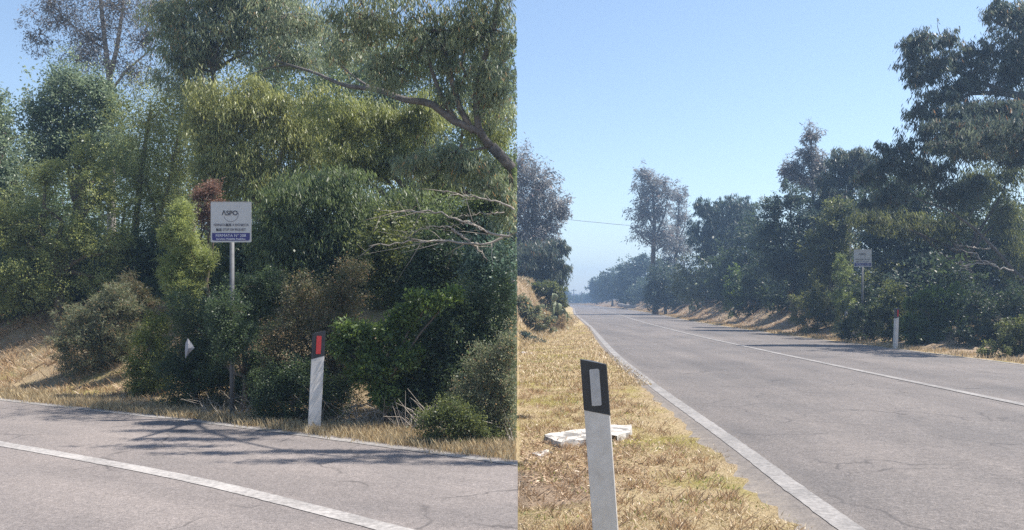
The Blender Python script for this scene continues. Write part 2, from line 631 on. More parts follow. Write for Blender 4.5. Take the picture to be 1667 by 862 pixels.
ELf, ERf = dense(ELp, .1), dense(ERp, .3)
QA, QB = station(dense(ELp, .1), dense(ERp, .1), 900)
rv, rf = [], []
for i in range(len(QA)):
    a, b = QA[i], QB[i]
    e = (a - b) / np.linalg.norm(a - b)
    o_ = a + e * (.34 * max(0.0, 1 - abs(a[1] - 4) / 9) + .26 + .04 * float(wob(a[1] * 1.7, 1.0, 1.3)) + random.gauss(0, .012))
    b = b - e * (.10 + .05 * float(wob(b[1], 3.0, 1.9)) + random.gauss(0, .012))
    rv += [(*o_, -.034), (*(a + e * .12), .001), (*(a - e * .2), 0.002), (*((a + b) / 2), 0.03), (*(b + e * .4), 0.003), (*b, -.004)]
for i in range(len(QA) - 1):
    for k in range(5):
        rf.append((6 * i + k, 6 * i + k + 1, 6 * i + k + 7, 6 * i + k + 6))
mb = MB()
mb.v, mb.f = rv, rf
road_b = mb.build('road', ASPH)
da = road_b.data.attributes.new('dust', 'FLOAT', 'POINT')
da.data.foreach_set('value', np.tile([1.0, .25, 0.0, 0.0, 0.0, 1.0], len(QA)).astype(np.float32))
tag(road_b, kind='structure')


def on_road(poly, half, z, name, m):
    return tag(ribbon(poly, -half, half, z, name, m, road_b, jag=half * .03), kind='structure')


mid = (QA + QB) / 2
on_road(ELf[:2200], .078, .0055, 'edge_line', LINE3)
on_road(mid, .07, .036, 'centre_line', LINE3)
on_road(dense(ERp[:11], .3), .06, .006, 'edge_line', LINE2)


# ------------------------------------------------------------------ plants
def rand_dir(n, rng):
    v = rng.normal(size=(n, 3))
    return v / np.linalg.norm(v, axis=1)[:, None]


def leaf_quads(rng, lobes, n, L, wr, droop, per, sig, shell=.55, up=0.0):
    """Leaves in clumps through the volume of the lobes. Returns quads, clump tints, clump centres with lobe numbers."""
    lobes = np.array(lobes, float)
    wt = (lobes[:, 3] * lobes[:, 5]) ** 1.0
    wt /= wt.sum()
    nc = max(8, int(n / per))
    li = rng.choice(len(lobes), nc, p=wt)
    d = rand_dir(nc, rng)
    r = shell + (1 - shell) * rng.random(nc) ** .6
    inner = rng.random(nc) < .3
    r = np.where(inner, rng.random(nc) * .8, r)
    ph = rng.random(len(lobes)) * 6
    shoot = np.where(rng.random(nc) < .16, rng.uniform(1.1, 1.4, nc), 1.0)
    rag = shoot + .26 * np.sin(4 * d[:, 0] + ph[li]) * np.cos(5 * d[:, 2] + ph[li]) + .12 * rng.normal(size=nc)
    cc = lobes[li, :3] + d * lobes[li, 3:6] * (r * rag)[:, None]
    size = (lobes[li, 3] * lobes[li, 5]) ** .5
    ct = np.clip(rng.normal(.45, .28, nc), 0, 1)
    ci = rng.integers(0, nc, n)
    cnt = (rng.random(nc) ** .8 + .12) / shoot ** 4
    ci = rng.choice(nc, n, p=cnt / cnt.sum())
    p = cc[ci] + rng.normal(size=(n, 3)) * (sig * .72 * np.clip(size[ci], .25, 3))[:, None] * np.array([1, 1, .85])
    ax = rand_dir(n, rng)
    out = (p - lobes[li[ci], :3])
    out /= np.linalg.norm(out, axis=1)[:, None] + 1e-6
    ax = ax + out * .5
    ax[:, 2] += up
    ax /= np.linalg.norm(ax, axis=1)[:, None] + 1e-9
    if droop:
        ax = ax * (1 - droop)
        ax[:, 2] -= droop
        ax /= np.linalg.norm(ax, axis=1)[:, None]
    sv = np.cross(ax, rand_dir(n, rng))
    sv /= np.linalg.norm(sv, axis=1)[:, None] + 1e-9
    Ls = (L * rng.uniform(.6, 1.35, n))[:, None]
    Ws = Ls * wr * rng.uniform(.7, 1.2, n)[:, None]
    nr = np.cross(ax, sv)
    q = np.stack([p, p + ax * Ls * .45 + sv * Ws * .5 + nr * Ls * .06, p + ax * Ls, p + ax * Ls * .5 - sv * Ws * .5 + nr * Ls * .06], 1)
    return q, ct[ci], cc, li


LEAF = {          # length factor, width ratio, droop, leaves a clump, clump spread
    'broad': (1.0, .5, .0, 26, .20),
    'euc': (1.5, .2, .62, 22, .20),
    'airy': (1.25, .24, .4, 16, .18),
    'needle': (1.2, .14, -.1, 30, .16),
    'small': (.7, .55, .0, 30, .18),
}
seed_no = [100]


def plant(name, label, cat, Y, lobes, n, style, m, L=.08, bark=BARK, r=.08, base=None, paths=None, limbs=True,
          group=None, clip=False, twigs=50, depth=.85, parts=('trunk', 'crown'), shell=.55, fill=True, foot=None, twig_r=1.0):
    """lobes: (px, py, half width px, half height px[, offset of distance in m]) at the distance Y."""
    seed_no[0] += 1
    n, L = (int(n * 3.6), L * .51) if clip else (int(n * 2.3), L * .66)
    if style == 'airy':
        n, L = int(n * .95), L * .85
    rng = np.random.default_rng(seed_no[0])
    wl = []
    for lb in lobes:
        yy = Y + (lb[4] if len(lb) > 4 else rng.uniform(-.12, .12) * lb[2] / F * Y)
        c = P(lb[0], lb[1], yy)
        rx, rz = lb[2] / F * yy, lb[3] / F * yy
        wl.append((*c, rx, lb[5] if len(lb) > 5 else max(rx, rz) * depth, rz))
    wl = np.array(wl)
    big_ = wl
    if style != 'airy':                        # break each lobe into uneven clumps
        sub = []
        for q_ in wl:
            k_ = 5 if len(wl) < 14 else 4
            for _ in range(k_):
                d_ = rand_dir(1, rng)[0] * (rng.random() ** .5) * .72
                f_ = rng.uniform(.34, .62)
                sub.append((*(q_[:3] + d_ * q_[3:6]), q_[3] * f_, q_[4] * f_, q_[5] * f_ * rng.uniform(.75, 1.1)))
        wl = np.vstack([wl * np.array([1, 1, 1, .92, .92, .92]), sub])
    if parts[0] == 'stems' and fill:           # shrubs are leafy down to the ground
        more = []
        for q_ in big_:
            gap = q_[2] - q_[5] - h1(q_[0], q_[1])
            if .03 < gap < 1.6:
                more.append((q_[0], q_[1], q_[2] - q_[5] - gap * .5 + .05, q_[3] * .8, q_[4] * .8, gap * .55 + .1))
        if more:
            wl = np.vstack([wl, more])
    wts = wl[:, 3] * wl[:, 5]
    if base is not None:
        bx, by = P(base, 0, Y)[0], Y
    else:
        bx, by = (wl[:, 0] * wts).sum() / wts.sum(), Y
    if clip:
        bx = min(bx, -.12)
    bz = h1(bx, by) - .03
    B = np.array((bx, by, bz))
    root = empty(name, B)
    tag(root, label, cat, group)
    lf, wr, droop, per, sig = LEAF[style]
    q, tint, cc, li = leaf_quads(rng, wl, n, L * lf, wr, droop, per, sig, shell)
    # woody parts
    tb = MB()

    def wig(a, b, k, amt):
        a, b = np.array(a), np.array(b)
        t = np.linspace(0, 1, k)[:, None]
        l = np.linalg.norm(b - a)
        w_ = rng.normal(size=(k, 3)) * amt * l
        w_[0] = 0
        w_[-1] = 0
        arc = np.zeros((k, 3))
        arc[:, 2] = np.sin(t[:, 0] * math.pi) * l * .06
        return a + (b - a) * t + w_ + arc
    if paths:
        for pth in paths:
            rr = pth[0]
            pts = [P(a[0], a[1], Y + (a[2] if len(a) > 2 else 0)) for a in pth[1:]]
            if rr[0] == 'g':           # starts on the ground
                pts = [np.array((pts[0][0], pts[0][1], h1(pts[0][0], pts[0][1]) - .05))] + pts
                rr = rr[1:]
            pts = dense(np.array(pts), .25 * Y / 12)
            tb.tube(pts, rr[0], rr[1], 7, .05)
    else:
        top = np.array([(wl[:, k] * wts).sum() / wts.sum() for k in range(3)])
        fork = B + (top - B) * np.array((.7, .7, .55 if not foot else foot))
        tb.tube(wig(B, fork, 5, .03), r, r * .7, 7, .06)
        B2 = fork
        for k in range(len(big_)):
            tb.tube(wig(B2, big_[k, :3], 5, .05), r * .55, r * .2, 5, .06)
    if twigs:
        pick = rng.choice(len(cc), min(twigs, len(cc)), replace=False)
        for k in pick:
            a = wl[li[k], :3] + rng.normal(size=3) * wl[li[k], 3:6] * .15
            tb.tube(wig(a, cc[k], 4, .06), max(.004, r * .12) * twig_r, .002, 4)
    if clip:
        ok = keep_left(q.reshape(-1, 3)).reshape(-1, 4).all(1)
        q, tint = q[ok], tint[ok]
    gz = height(q[:, 0, 0], q[:, 0, 1])
    ok = q[:, :, 2].min(1) > gz - .02
    q, tint = q[ok], tint[ok]
    tb.build(parts[0], bark, root, B, clip, True)
    quads_mesh(parts[1], q - B, tint, m, root)
    return root


SH = ('stems', 'foliage')
TREES_A, SHRUBS_A = 'trees behind the bus stop', 'shrubs along the bus stop verge'


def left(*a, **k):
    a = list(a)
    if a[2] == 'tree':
        a[7] = LIGHTENED.get(a[7].name, a[7])
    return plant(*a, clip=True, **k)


# --- trees by the bus stop (left part), back to front
left('tree', 'broad dark tree deep in the wood behind the round blue-green tree', 'tree', 27,
     [(40, 330, 110, 120), (150, 380, 110, 120), (250, 300, 100, 130), (-60, 350, 90, 130)], 11000, 'broad', LM['dark'], L=.2, r=.16, group=TREES_A)
left('tree', 'broad dark tree deep in the wood behind the weeping eucalyptus', 'tree', 26,
     [(430, 120, 90, 70), (540, 100, 100, 75), (400, 300, 120, 130), (520, 250, 120, 150), (470, 420, 120, 90), (330, 400, 90, 110), (330, 210, 70, 80)], 16000, 'broad', LM['dark'], L=.2, r=.16, group=TREES_A)
left('tree', 'broad dark tree deep in the wood behind the big leaning eucalyptus', 'tree', 24,
     [(640, 220, 110, 140), (760, 280, 110, 150), (680, 400, 120, 100), (800, 130, 90, 130), (600, 110, 100, 90), (700, 110, 90, 80)], 16000, 'broad', LM['dark'], L=.18, r=.16, group=TREES_A)
left('tree', 'low shadowy tree filling the gap behind the dark spreading tree', 'tree', 15.5,
     [(460, 440, 70, 40), (560, 450, 80, 40), (660, 460, 70, 40), (760, 460, 70, 40), (400, 420, 50, 50), (830, 440, 40, 50)], 12000, 'broad', LM['dark'], L=.12, r=.08, group=TREES_A, twigs=30)
left('tree', 'low shadowy tree filling the gap behind the feathery bush', 'tree', 19,
     [(20, 460, 60, 50), (110, 470, 70, 40), (210, 450, 70, 50), (290, 430, 60, 60), (340, 450, 50, 50), (-50, 450, 60, 60)], 11000, 'broad', LM['dark'], L=.15, r=.1, group=TREES_A, twigs=30)
left('eucalyptus_tree', 'tall thin airy eucalyptus with forked bare trunk rising at the skyline', 'tree', 21,
     [(105, 30, 50, 42), (60, 60, 25, 35), (150, 60, 60, 50), (185, 5, 70, 60), (235, 60, 45, 60), (135, 95, 55, 35), (160, -70, 110, 60), (80, 5, 30, 45), (215, 120, 45, 35), (260, 10, 40, 60)],
     6800, 'airy', LM['pale'], L=.15, bark=PALEBARK, base=180, twigs=190, twig_r=1.7, shell=.3,
     paths=[(('g', .13, .03), (182, 420), (180, 220), (178, 130), (170, 60), (165, 10), (150, -90)),
            ((.06, .015), (178, 130), (190, 80), (200, 10), (210, -70)), ((.035, .01), (179, 150), (205, 115), (240, 85), (262, 40)),
            ((.03, .008), (172, 80), (140, 60), (105, 30), (80, 0)), ((.02, .008), (178, 140), (150, 110), (125, 95))])
left('round_tree', 'dense rounded blue-green tree standing under the thin skyline eucalyptus', 'tree', 18,
     [(110, 135, 60, 50), (70, 185, 42, 48), (135, 200, 70, 60), (95, 250, 70, 60), (170, 165, 40, 50), (190, 240, 50, 60)], 12000, 'broad', LM['blue'], L=.12, r=.13, group=TREES_A, twigs=60)
left('round_tree', 'dark blue-green tree cut by the left edge of the view', 'tree', 17,
     [(-20, 190, 45, 55), (8, 235, 42, 50), (-40, 290, 60, 80), (25, 300, 45, 60), (-30, 400, 60, 90)], 8500, 'broad', LM['blue'], L=.115, r=.13, group=TREES_A, twigs=40)
left('tree', 'dusky tangle of a tree with several slim dark trunks beside the dead red shrub', 'tree', 17,
     [(250, 200, 60, 80), (225, 290, 55, 70), (290, 270, 50, 90), (265, 360, 60, 60), (310, 150, 45, 70)], 10500, 'airy', LM['olive'], L=.12, r=.07, group=TREES_A, twigs=90, base=225,
     paths=[(('g', .09, .03), (215, 460), (220, 380), (230, 280), (245, 180)), (('g', .07, .02), (240, 460), (250, 380), (275, 300), (290, 220)),
            (('g', .06, .02), (265, 460), (262, 390), (250, 330), (225, 270)), (('g', .05, .02), (200, 460), (195, 400), (205, 330))])
left('round_tree', 'mid green tree in uneven tiers above the dry bank', 'tree', 15.2,
     [(150, 255, 40, 45), (160, 320, 50, 50), (75, 290, 45, 40), (60, 350, 55, 50), (120, 390, 60, 45), (15, 370, 50, 60), (190, 400, 45, 50), (180, 460, 60, 45), (90, 460, 80, 50), (10, 470, 60, 60)],
     17000, 'small', LM['olive'], L=.115, r=.10, group=TREES_A, twigs=110)
left('eucalyptus_tree', 'hanging grey-green eucalyptus curtain left of the long pale limb', 'tree', 16,
     [(330, 50, 60, 70), (280, 30, 50, 60), (380, 60, 60, 60), (300, 110, 60, 60), (350, 0, 90, 50), (415, 20, 60, 60), (350, -70, 120, 60), (440, 70, 45, 60)], 9500, 'euc', LM['euc'], L=.13, bark=GREYBARK, r=.06, base=330, twigs=120, group=TREES_A, foot=.8)
left('eucalyptus_tree', 'pale olive weeping eucalyptus lit from behind above the bus stop sign', 'tree', 15,
     [(400, 170, 65, 65), (345, 200, 50, 60), (375, 255, 60, 55), (460, 220, 65, 65), (420, 290, 70, 50), (350, 290, 40, 50), (510, 180, 50, 60), (520, 260, 50, 40)], 16000, 'euc', LM['yellow'], L=.11, bark=PALEBARK, r=.09, twigs=130, group=TREES_A)
left('tree', 'sunlit olive green tree under the long pale limb', 'tree', 14,
     [(560, 190, 70, 45), (620, 200, 70, 40), (560, 250, 70, 35), (650, 250, 60, 40), (700, 190, 50, 50), (610, 275, 60, 30), (720, 300, 60, 45), (800, 300, 50, 60), (800, 200, 45, 50)], 14500, 'euc', LM['olive'], L=.10, r=.09, twigs=110, group=TREES_A)
left('tree', 'low dark tree with spreading foliage right of the bus stop sign', 'tree', 12.6,
     [(520, 310, 90, 40), (470, 350, 60, 50), (580, 350, 80, 50), (500, 410, 80, 50), (600, 410, 80, 50), (660, 340, 55, 45), (440, 410, 45, 50), (690, 400, 70, 60), (560, 290, 45, 22)], 19000, 'euc', LM['dark'], L=.10, r=.08, twigs=120, group=TREES_A)
left('tree', 'dark undergrowth tree behind the bleached fallen branches', 'tree', 12,
     [(780, 420, 70, 60), (800, 350, 55, 55), (720, 450, 70, 40), (830, 300, 40, 50), (740, 360, 50, 50)], 12000, 'broad', LM['dark'], L=.085, r=.08, twigs=80, group=TREES_A)

# --- the big leaning eucalyptus; its crown runs on overhead, unseen sprays added for shade
big_lobes = [(500, 35, 90, 45, 5.0), (600, 30, 90, 50), (700, 50, 80, 60), (790, 50, 70, 80), (430, 20, 70, 45, 5.4), (560, 85, 60, 35, 2.8), (480, 90, 60, 35, 4.6), (640, 110, 60, 35),
             (810, 150, 45, 60), (750, 130, 50, 50), (720, 245, 55, 40), (670, 270, 45, 30), (600, -60, 170, 60), (780, -60, 120, 70), (450, -60, 120, 60, 5.6), (760, 270, 50, 30), (825, 330, 30, 50, -.3), (800, 300, 40, 25, -.2),
             (1010, -190, 120, 50, .6),
             (825, -250, 120, 26, -2.65, .13), (885, -235, 140, 26, -2.25, .12), (975, -225, 150, 26, -1.90, .13), (825, -200, 110, 26, -1.75, .1), (1055, -215, 130, 26, -1.60, .12), (1135, -205, 120, 26, -1.30, .12), (985, -190, 120, 26, -1.15, .1),  # flattened sprays above the view, placed to cast streaked shade on the road
             (1205, -190, 110, 26, -0.85, .12), (1085, -185, 120, 24, -0.90, .1), (925, -260, 100, 24, -3.00, .1)]
big_lobes += [(1190, -205, 110, 24, -1.05, .1), (1240, -190, 110, 24, -0.65, .1), (1130, -220, 110, 22, -1.55, .1)]
big_lobes += [(1180, -380, 140, 26, -3.3, .1), (1300, -390, 130, 26, -3.1, .1), (1400, -370, 120, 24, -3.4, .1), (1250, -400, 120, 22, -2.85, .09), (1100, -330, 130, 24, -2.9, .09)]  # further unseen sprays over the road, added for their shadow
left('eucalyptus_tree', 'big eucalyptus leaning in from the road side with long pale arching limb', 'tree', 10.8, big_lobes, 30000, 'euc', LM['euc'], L=.105, bark=GREYBARK, base=838, twigs=240, twig_r=2.2,
     paths=[(('g', .11, .07), (839, 480, .5), (841, 380, .5), (841, 315, .35), (832, 272, .1), (800, 238)),
            ((.05, .010), (800, 238), (778, 213), (738, 196), (705, 170), (660, 162, .6), (615, 146, 1.5), (560, 138, 2.6), (512, 118, 3.6), (470, 105, 4.4), (430, 92, 5), (395, 85, 5.4), (340, 100, 5.8)),
            ((.05, .015), (795, 238), (778, 205), (774, 160), (782, 115), (800, 60), (812, 0), (830, -90)),
            ((.036, .014), (776, 170), (800, 120), (835, 85)),
            ((.045, .012), (770, 215), (748, 175), (735, 130), (722, 70), (700, 10)),
            ((.035, .01), (740, 193), (715, 150), (700, 105), (690, 40)),
            ((.022, .008), (640, 155, 1), (600, 140, 1.8), (560, 110, 2.8), (520, 60, 4)),
            ((.018, .006), (470, 105, 4.4), (440, 110, 4.8), (400, 125, 5.2), (360, 150, 5.5)),
            ((.02, .006), (800, 238), (760, 245), (720, 262), (690, 285)),
            ((.05, .02), (812, 0), (840, -140, -.3), (850, -210, -.9), (840, -240, -1.6), (800, -255, -2.3)), ((.03, .008), (850, -210, -.9), (900, -250, -1.6), (1050, -330, -2.6), (1200, -370, -3.1), (1360, -385, -3.3)), ((.03, .01), (850, -210, -.9), (930, -210, -.9), (1010, -200, -.7), (1090, -190, -.3))])  # limbs out of view, added to carry the shade sprays

def branch(mb, pts, r0, r1, wig_, forks):
    """A crooked tapering dead limb with forking twigs."""
    d = dense(pts, np.linalg.norm(pts[0] - pts[-1]) / 22)
    d = d + RNG.normal(size=d.shape) * wig_ * .45
    mb.tube(d, r0, r1, 6, .14)
    l = np.linalg.norm(pts[0] - pts[-1])
    for _ in range(forks):
        i = RNG.integers(2, len(d) - 1)
        dr_ = (d[i] - d[i - 2]) / (np.linalg.norm(d[i] - d[i - 2]) + 1e-6) + RNG.normal(size=3) * .65
        k = l * RNG.uniform(.08, .28)
        a = d[i]
        p = [a + dr_ * k * t_ + RNG.normal(size=3) * wig_ * .4 * t_ for t_ in np.linspace(0, 1, 5)]
        p[0] = a
        mb.tube(p, r1 * .9, r1 * .2, 4, .1)
        if RNG.random() < .6:
            e = dr_ + RNG.normal(size=3) * .7
            mb.tube([p[2], p[2] + e * k * .25, p[2] + e * k * .45 + RNG.normal(size=3) * .02], r1 * .5, r1 * .15, 3)


# --- the fallen bleached branches
db = MB()
for rr, pts in (((.028, .014), [(850, 377), (822, 385), (800, 380), (762, 362), (720, 347), (688, 341), (650, 345)]),
                ((.024, .012), [(822, 385), (800, 395), (770, 397), (720, 391), (665, 393), (600, 400)]),
                ((.030, .012), [(735, 372), (752, 385), (770, 397), (785, 412), (792, 422)]),
                ((.020, .012), [(850, 350), (825, 335), (800, 326), (760, 318), (720, 310)]),
                ((.014, .006), [(790, 377), (765, 364), (740, 365)]),
                ((.014, .006), [(735, 368), (705, 368), (680, 375), (660, 385)]),
                ((.012, .005), [(820, 346), (790, 346), (765, 350), (745, 352)]),
                ((.02, .03), [(850, 377), (846, 450), (845, 560), (846, 700)])):
    branch(db, np.array([P(a, b, 9.7 + random.uniform(-.05, .05)) for a, b in pts]), rr[0] * .62, rr[1] * .45, .022, 9)
pb = np.array((-.03, 9.7, h1(-.03, 9.7)))
o = db.build('dead_branch', DEADWOOD, None, pb, True, True)
o.location = pb
tag(o, 'bleached leafless branches sprawling over dark undergrowth right of the sign', 'branch')

# --- shrubs by the bus stop
left('young_pine', 'pale green feathery young pine just left of the bus stop sign', 'tree', 11.4,
     [(297, 345, 16, 26), (300, 385, 25, 32), (312, 425, 32, 32), (285, 440, 25, 30), (300, 475, 32, 40), (270, 385, 12, 18)], 8500, 'needle', LM['pine'], L=.09, r=.05, twigs=90)
left('dead_shrub', 'reddish brown dead shrub behind the top left of the sign', 'shrub', 12.3, [(345, 305, 22, 14), (325, 318, 18, 16), (350, 335, 20, 25), (330, 350, 15, 22)], 2300, 'small', LM['red'], L=.07, r=.03, twigs=50, parts=SH, shell=.3)
left('shrub', 'dark green shrub swallowing the sign pole', 'shrub', 9.75,
     [(400, 470, 38, 35, .15), (420, 520, 45, 45, .15), (370, 510, 38, 48, -.62), (385, 550, 42, 38, -.62), (425, 600, 38, 50, .2), (350, 600, 30, 50, .45), (390, 625, 45, 45, .6), (440, 465, 30, 40, .2), (430, 650, 35, 22, .2)], 16500, 'small', LM['dark'], L=.065, r=.035, twigs=70, parts=SH, fill=False, group=SHRUBS_A)
left('shrub', 'dull dark shrub with a pale plastic scrap caught in it', 'shrub', 10.3,
     [(300, 510, 35, 45), (320, 560, 40, 45), (290, 600, 38, 42), (330, 610, 40, 42), (350, 520, 30, 50)], 11000, 'small', LM['dark'], L=.065, r=.035, twigs=60, parts=SH, group=SHRUBS_A)
left('shrub', 'brownish olive shrub between the sign pole and the red-reflector post', 'shrub', 9.4,
     [(500, 470, 50, 35), (550, 480, 45, 40), (480, 520, 45, 40), (535, 540, 50, 45), (460, 560, 40, 50), (570, 440, 35, 25), (560, 600, 45, 45)], 14500, 'small', LM['brown'], L=.06, r=.035, twigs=90, parts=SH, group=SHRUBS_A)
left('shrub', 'low dark shrub at the foot of the brownish olive shrub', 'shrub', 9.1,
     [(455, 620, 40, 40), (500, 620, 40, 45), (540, 640, 35, 30), (430, 650, 25, 25)], 8500, 'small', LM['dark'], L=.06, r=.03, twigs=40, parts=SH, group=SHRUBS_A)
left('shrub', 'broad dark shrub filling the verge between the bright shrub and the dusty one', 'shrub', 9.1,
     [(720, 545, 55, 40), (750, 520, 40, 40), (680, 590, 60, 45), (740, 600, 55, 45), (650, 630, 50, 35), (775, 570, 35, 50), (700, 640, 50, 25)], 15000, 'broad', LM['dark'], L=.075, r=.035, twigs=90, parts=SH, group=SHRUBS_A)
left('shrub', 'shrub with sprays of glossy bright green leaves right behind the red-reflector post', 'shrub', 8.8,
     [(575, 540, 32, 22), (556, 565, 22, 24), (600, 570, 35, 28), (640, 545, 38, 26), (620, 600, 40, 30), (660, 515, 28, 20), (700, 490, 40, 16), (735, 482, 22, 12), (590, 610, 22, 24), (660, 580, 30, 26), (625, 640, 30, 20)],
     5600, 'broad', LM['bright'], L=.085, r=.03, twigs=170, parts=SH, shell=.3, fill=False, group=SHRUBS_A)
left('shrub', 'dusty grey-green shrub on the verge at the far end of the bright shrub', 'shrub', 8.0,
     [(800, 590, 45, 45), (825, 640, 40, 50), (770, 650, 40, 40), (835, 560, 30, 40), (810, 690, 40, 25)], 9500, 'small', LM['grey'], L=.055, r=.03, twigs=60, parts=SH, group=SHRUBS_A)
left('shrub', 'small olive shrub low on the verge before the dusty shrub', 'shrub', 7.75,
     [(730, 665, 35, 22), (700, 680, 25, 18), (755, 685, 35, 20), (790, 705, 28, 18)], 4200, 'small', LM['olive'], L=.055, r=.02, twigs=30, parts=SH, group=SHRUBS_A)
left('shrub', 'pale grey-green feathery bush on the dry bank', 'shrub', 12.6,
     [(120, 520, 30, 24), (165, 505, 38, 26), (205, 500, 30, 24), (150, 545, 50, 30), (200, 545, 42, 30), (105, 550, 22, 20), (190, 475, 22, 16)], 11000, 'needle', LM['grey'], L=.085, r=.03, twigs=120, parts=SH, group=SHRUBS_A)
left('shrub', 'yellowing leafy bush between the feathery bush and the dull dark shrub', 'shrub', 11.3,
     [(255, 520, 28, 26), (245, 555, 34, 34), (225, 590, 28, 26), (265, 590, 32, 34), (240, 620, 30, 20)], 8500, 'small', LM['yellow'], L=.065, r=.03, twigs=60, parts=SH, group=SHRUBS_A)
left('shrub', 'dry brownish brush at the top of the bank beside the feathery bush', 'shrub', 13.2,
     [(235, 490, 25, 20), (215, 465, 20, 25), (228, 478, 14, 10)], 2600, 'needle', LM['brown'], L=.09, r=.02, twigs=90, parts=SH, shell=.2, group=SHRUBS_A)

left('shrub', 'shadowy shrub in the corner behind the dusty grey-green shrub', 'shrub', 9.2,
     [(800, 510, 50, 50), (830, 560, 40, 50), (770, 480, 45, 35), (825, 470, 40, 45), (835, 620, 35, 60)], 9000, 'small', LM['dark'], L=.065, r=.03, twigs=50, parts=SH, group=SHRUBS_A)
for k, (px, py, Y, rx, ry) in enumerate(((40, 430, 16, 70, 60), (140, 420, 16.5, 70, 60), (240, 420, 15.5, 60, 60), (330, 430, 14, 55, 60), (390, 400, 13.5, 55, 60), (470, 400, 13.2, 65, 65), (560, 400, 12.6, 65, 65),
                                          (640, 400, 12, 65, 65), (715, 420, 11.5, 60, 60), (790, 430, 11, 60, 60), (-40, 440, 16, 60, 60))):
    left('shrub', 'shadowy understorey bush filling the wood behind the bus stop', 'shrub', Y, [(px, py, rx, ry), (px + random.uniform(-20, 20), py + 55, rx, ry * .7)], 5200, 'broad',
         LM[('dark', 'blue', 'dark', 'olive')[k % 4]], L=.1, r=.03, twigs=25, parts=SH, group='understorey bushes behind the bus stop')
# --- brush and dead twigs hiding the foot of the shrubs
tw = MB()
for k in range(330):
    px = random.uniform(330, 842)
    t_ = (px - 330) / 512
    Yb = 9.35 - 1.75 * t_ + random.uniform(.15, .6)
    x0 = (px - CX) / F * Yb
    z0 = h1(x0, Yb)
    a = random.uniform(-1, 1)
    l = random.uniform(.12, .45)
    tw.tube([(x0, Yb, z0), (x0 + a * l * .5, Yb + random.uniform(-.1, .1), z0 + l * .45), (x0 + a * l, Yb + random.uniform(-.2, .1), z0 + l * random.uniform(.5, 1))], .0045, .0015, 3)
o = tw.build('dead_twigs', DEADWOOD, None, None, True)
tag(o, 'tangle of dry twigs along the foot of the roadside shrubs', 'twigs', kind='stuff')


# ------------------------------------------------------------------ grass
def blades(name, pts, hgt, m, lean=.5, wid=.006, tint=None, label=None, clip=False, flat=0.0):
    n = len(pts)
    z = height(pts[:, 0], pts[:, 1])
    p = np.column_stack([pts, z - .005])
    az = RNG.random(n) * 2 * math.pi
    h = hgt * RNG.uniform(.45, 1.3, n)
    dirv = np.stack([np.cos(az), np.sin(az), np.zeros(n)], 1)
    ln = lean * RNG.random(n)[:, None] * h[:, None]
    tip = p + dirv * ln + np.array([0, 0, 1.0]) * (h * (1 - flat * RNG.random(n)))[:, None]
    az2 = RNG.random(n) * math.pi
    sv = np.stack([np.cos(az2), np.sin(az2), np.zeros(n)], 1) * wid
    midp = p + (tip - p) * .55 + np.array([0, 0, .08]) * h[:, None]
    q = np.stack([p - sv, p + sv, midp + sv * .8, tip], 1)
    if clip:
        ok = keep_left(q.reshape(-1, 3)).reshape(-1, 4).all(1)
    else:
        ok = (q[:, :, 0] > .004).all(1) | (q[:, 0, 1] > 26)
    q = q[ok]
    tv = (np.clip(RNG.normal(.5, .25, n), 0, 1) if tint is None else tint)[ok]
    o = quads_mesh(name, q, tv, m)
    tag(o, label, 'grass', kind='stuff')
    return o


def strip(poly, n, a0, a1, xlim, power=1.0):
    """Random points beside a polyline between the offsets a0 and a1."""
    t = np.gradient(poly, axis=0)
    t /= np.linalg.norm(t, axis=1)[:, None]
    nr = np.stack([-t[:, 1], t[:, 0]], 1)
    okp = np.where((poly[:, 0] > xlim[0]) & (poly[:, 0] < xlim[1]))[0]
    i = RNG.choice(okp, n)
    return poly[i] + nr[i] * (a0 + (a1 - a0) * RNG.random(n) ** power)[:, None] + RNG.normal(size=(n, 2)) * .06


def tufted(p, k, s):
    """Gather points into tufts."""
    c = p[RNG.integers(0, len(p), max(1, len(p) // k))]
    return c[RNG.integers(0, len(c), len(p))] + RNG.normal(size=p.shape) * s


# on the bus stop side (positive offsets lie beyond the kerb)
side = LEf[::-1] if sdist(LEd, -3, 12)[0] < 0 else LEf
g1 = strip(side, 26000, .05, .62, (-9, .05), 1.2)
blades('dry_grass', tufted(g1, 14, .05), .09, LM['straw'], .8, .004, None, 'straw-coloured grass fringe along the asphalt edge below the shrubs', True)
g2 = strip(side, 26000, .3, 3.4, (-16, -4.3), .9)
blades('dry_grass', tufted(g2, 16, .07), .11, LM['straw2'], 1.3, .005, None, 'flattened brown dry grass covering the sunny bank', True, .6)

# on the verge with the near post
n1 = 62000
yv = 3.9 + 9.5 * RNG.random(n1) ** 1.5
xv = RNG.random(n1) ** .9 * (1.86 - .30 * np.clip(1 - (yv - 4) / 9, 0, 1) + .09 * wob(yv * 2.2, 0 * yv, 1.0) + .05 * RNG.normal(size=n1))
pv = np.stack([xv, yv], 1)
keep = (wob(xv, yv, 1.2, 1) + .5 * RNG.normal(size=n1)) > -.15
patch = ((xv - .16) / .32) ** 2 + ((yv - 6.0) / .5) ** 2 < 1
pv = pv[keep & ~patch]
tn = np.clip(.45 + .25 * wob(pv[:, 0], pv[:, 1], 1.7, 3) + .2 * RNG.normal(size=len(pv)), 0, 1)
blades('dry_grass', pv, .032, LM['verge'], 1.6, .0028, tn, 'short mown straw grass round the near post', False, .6)
n4 = 9000
yv = 4 + 9 * RNG.random(n4) ** 1.4
pt = tufted(np.stack([RNG.random(n4) * 1.5, yv], 1), 26, .035)
blades('dry_grass', pt, .075, LM['straw2'], 1.1, .0025, None, 'taller brown tufts standing in the mown verge', False, .3)
n5 = 2600
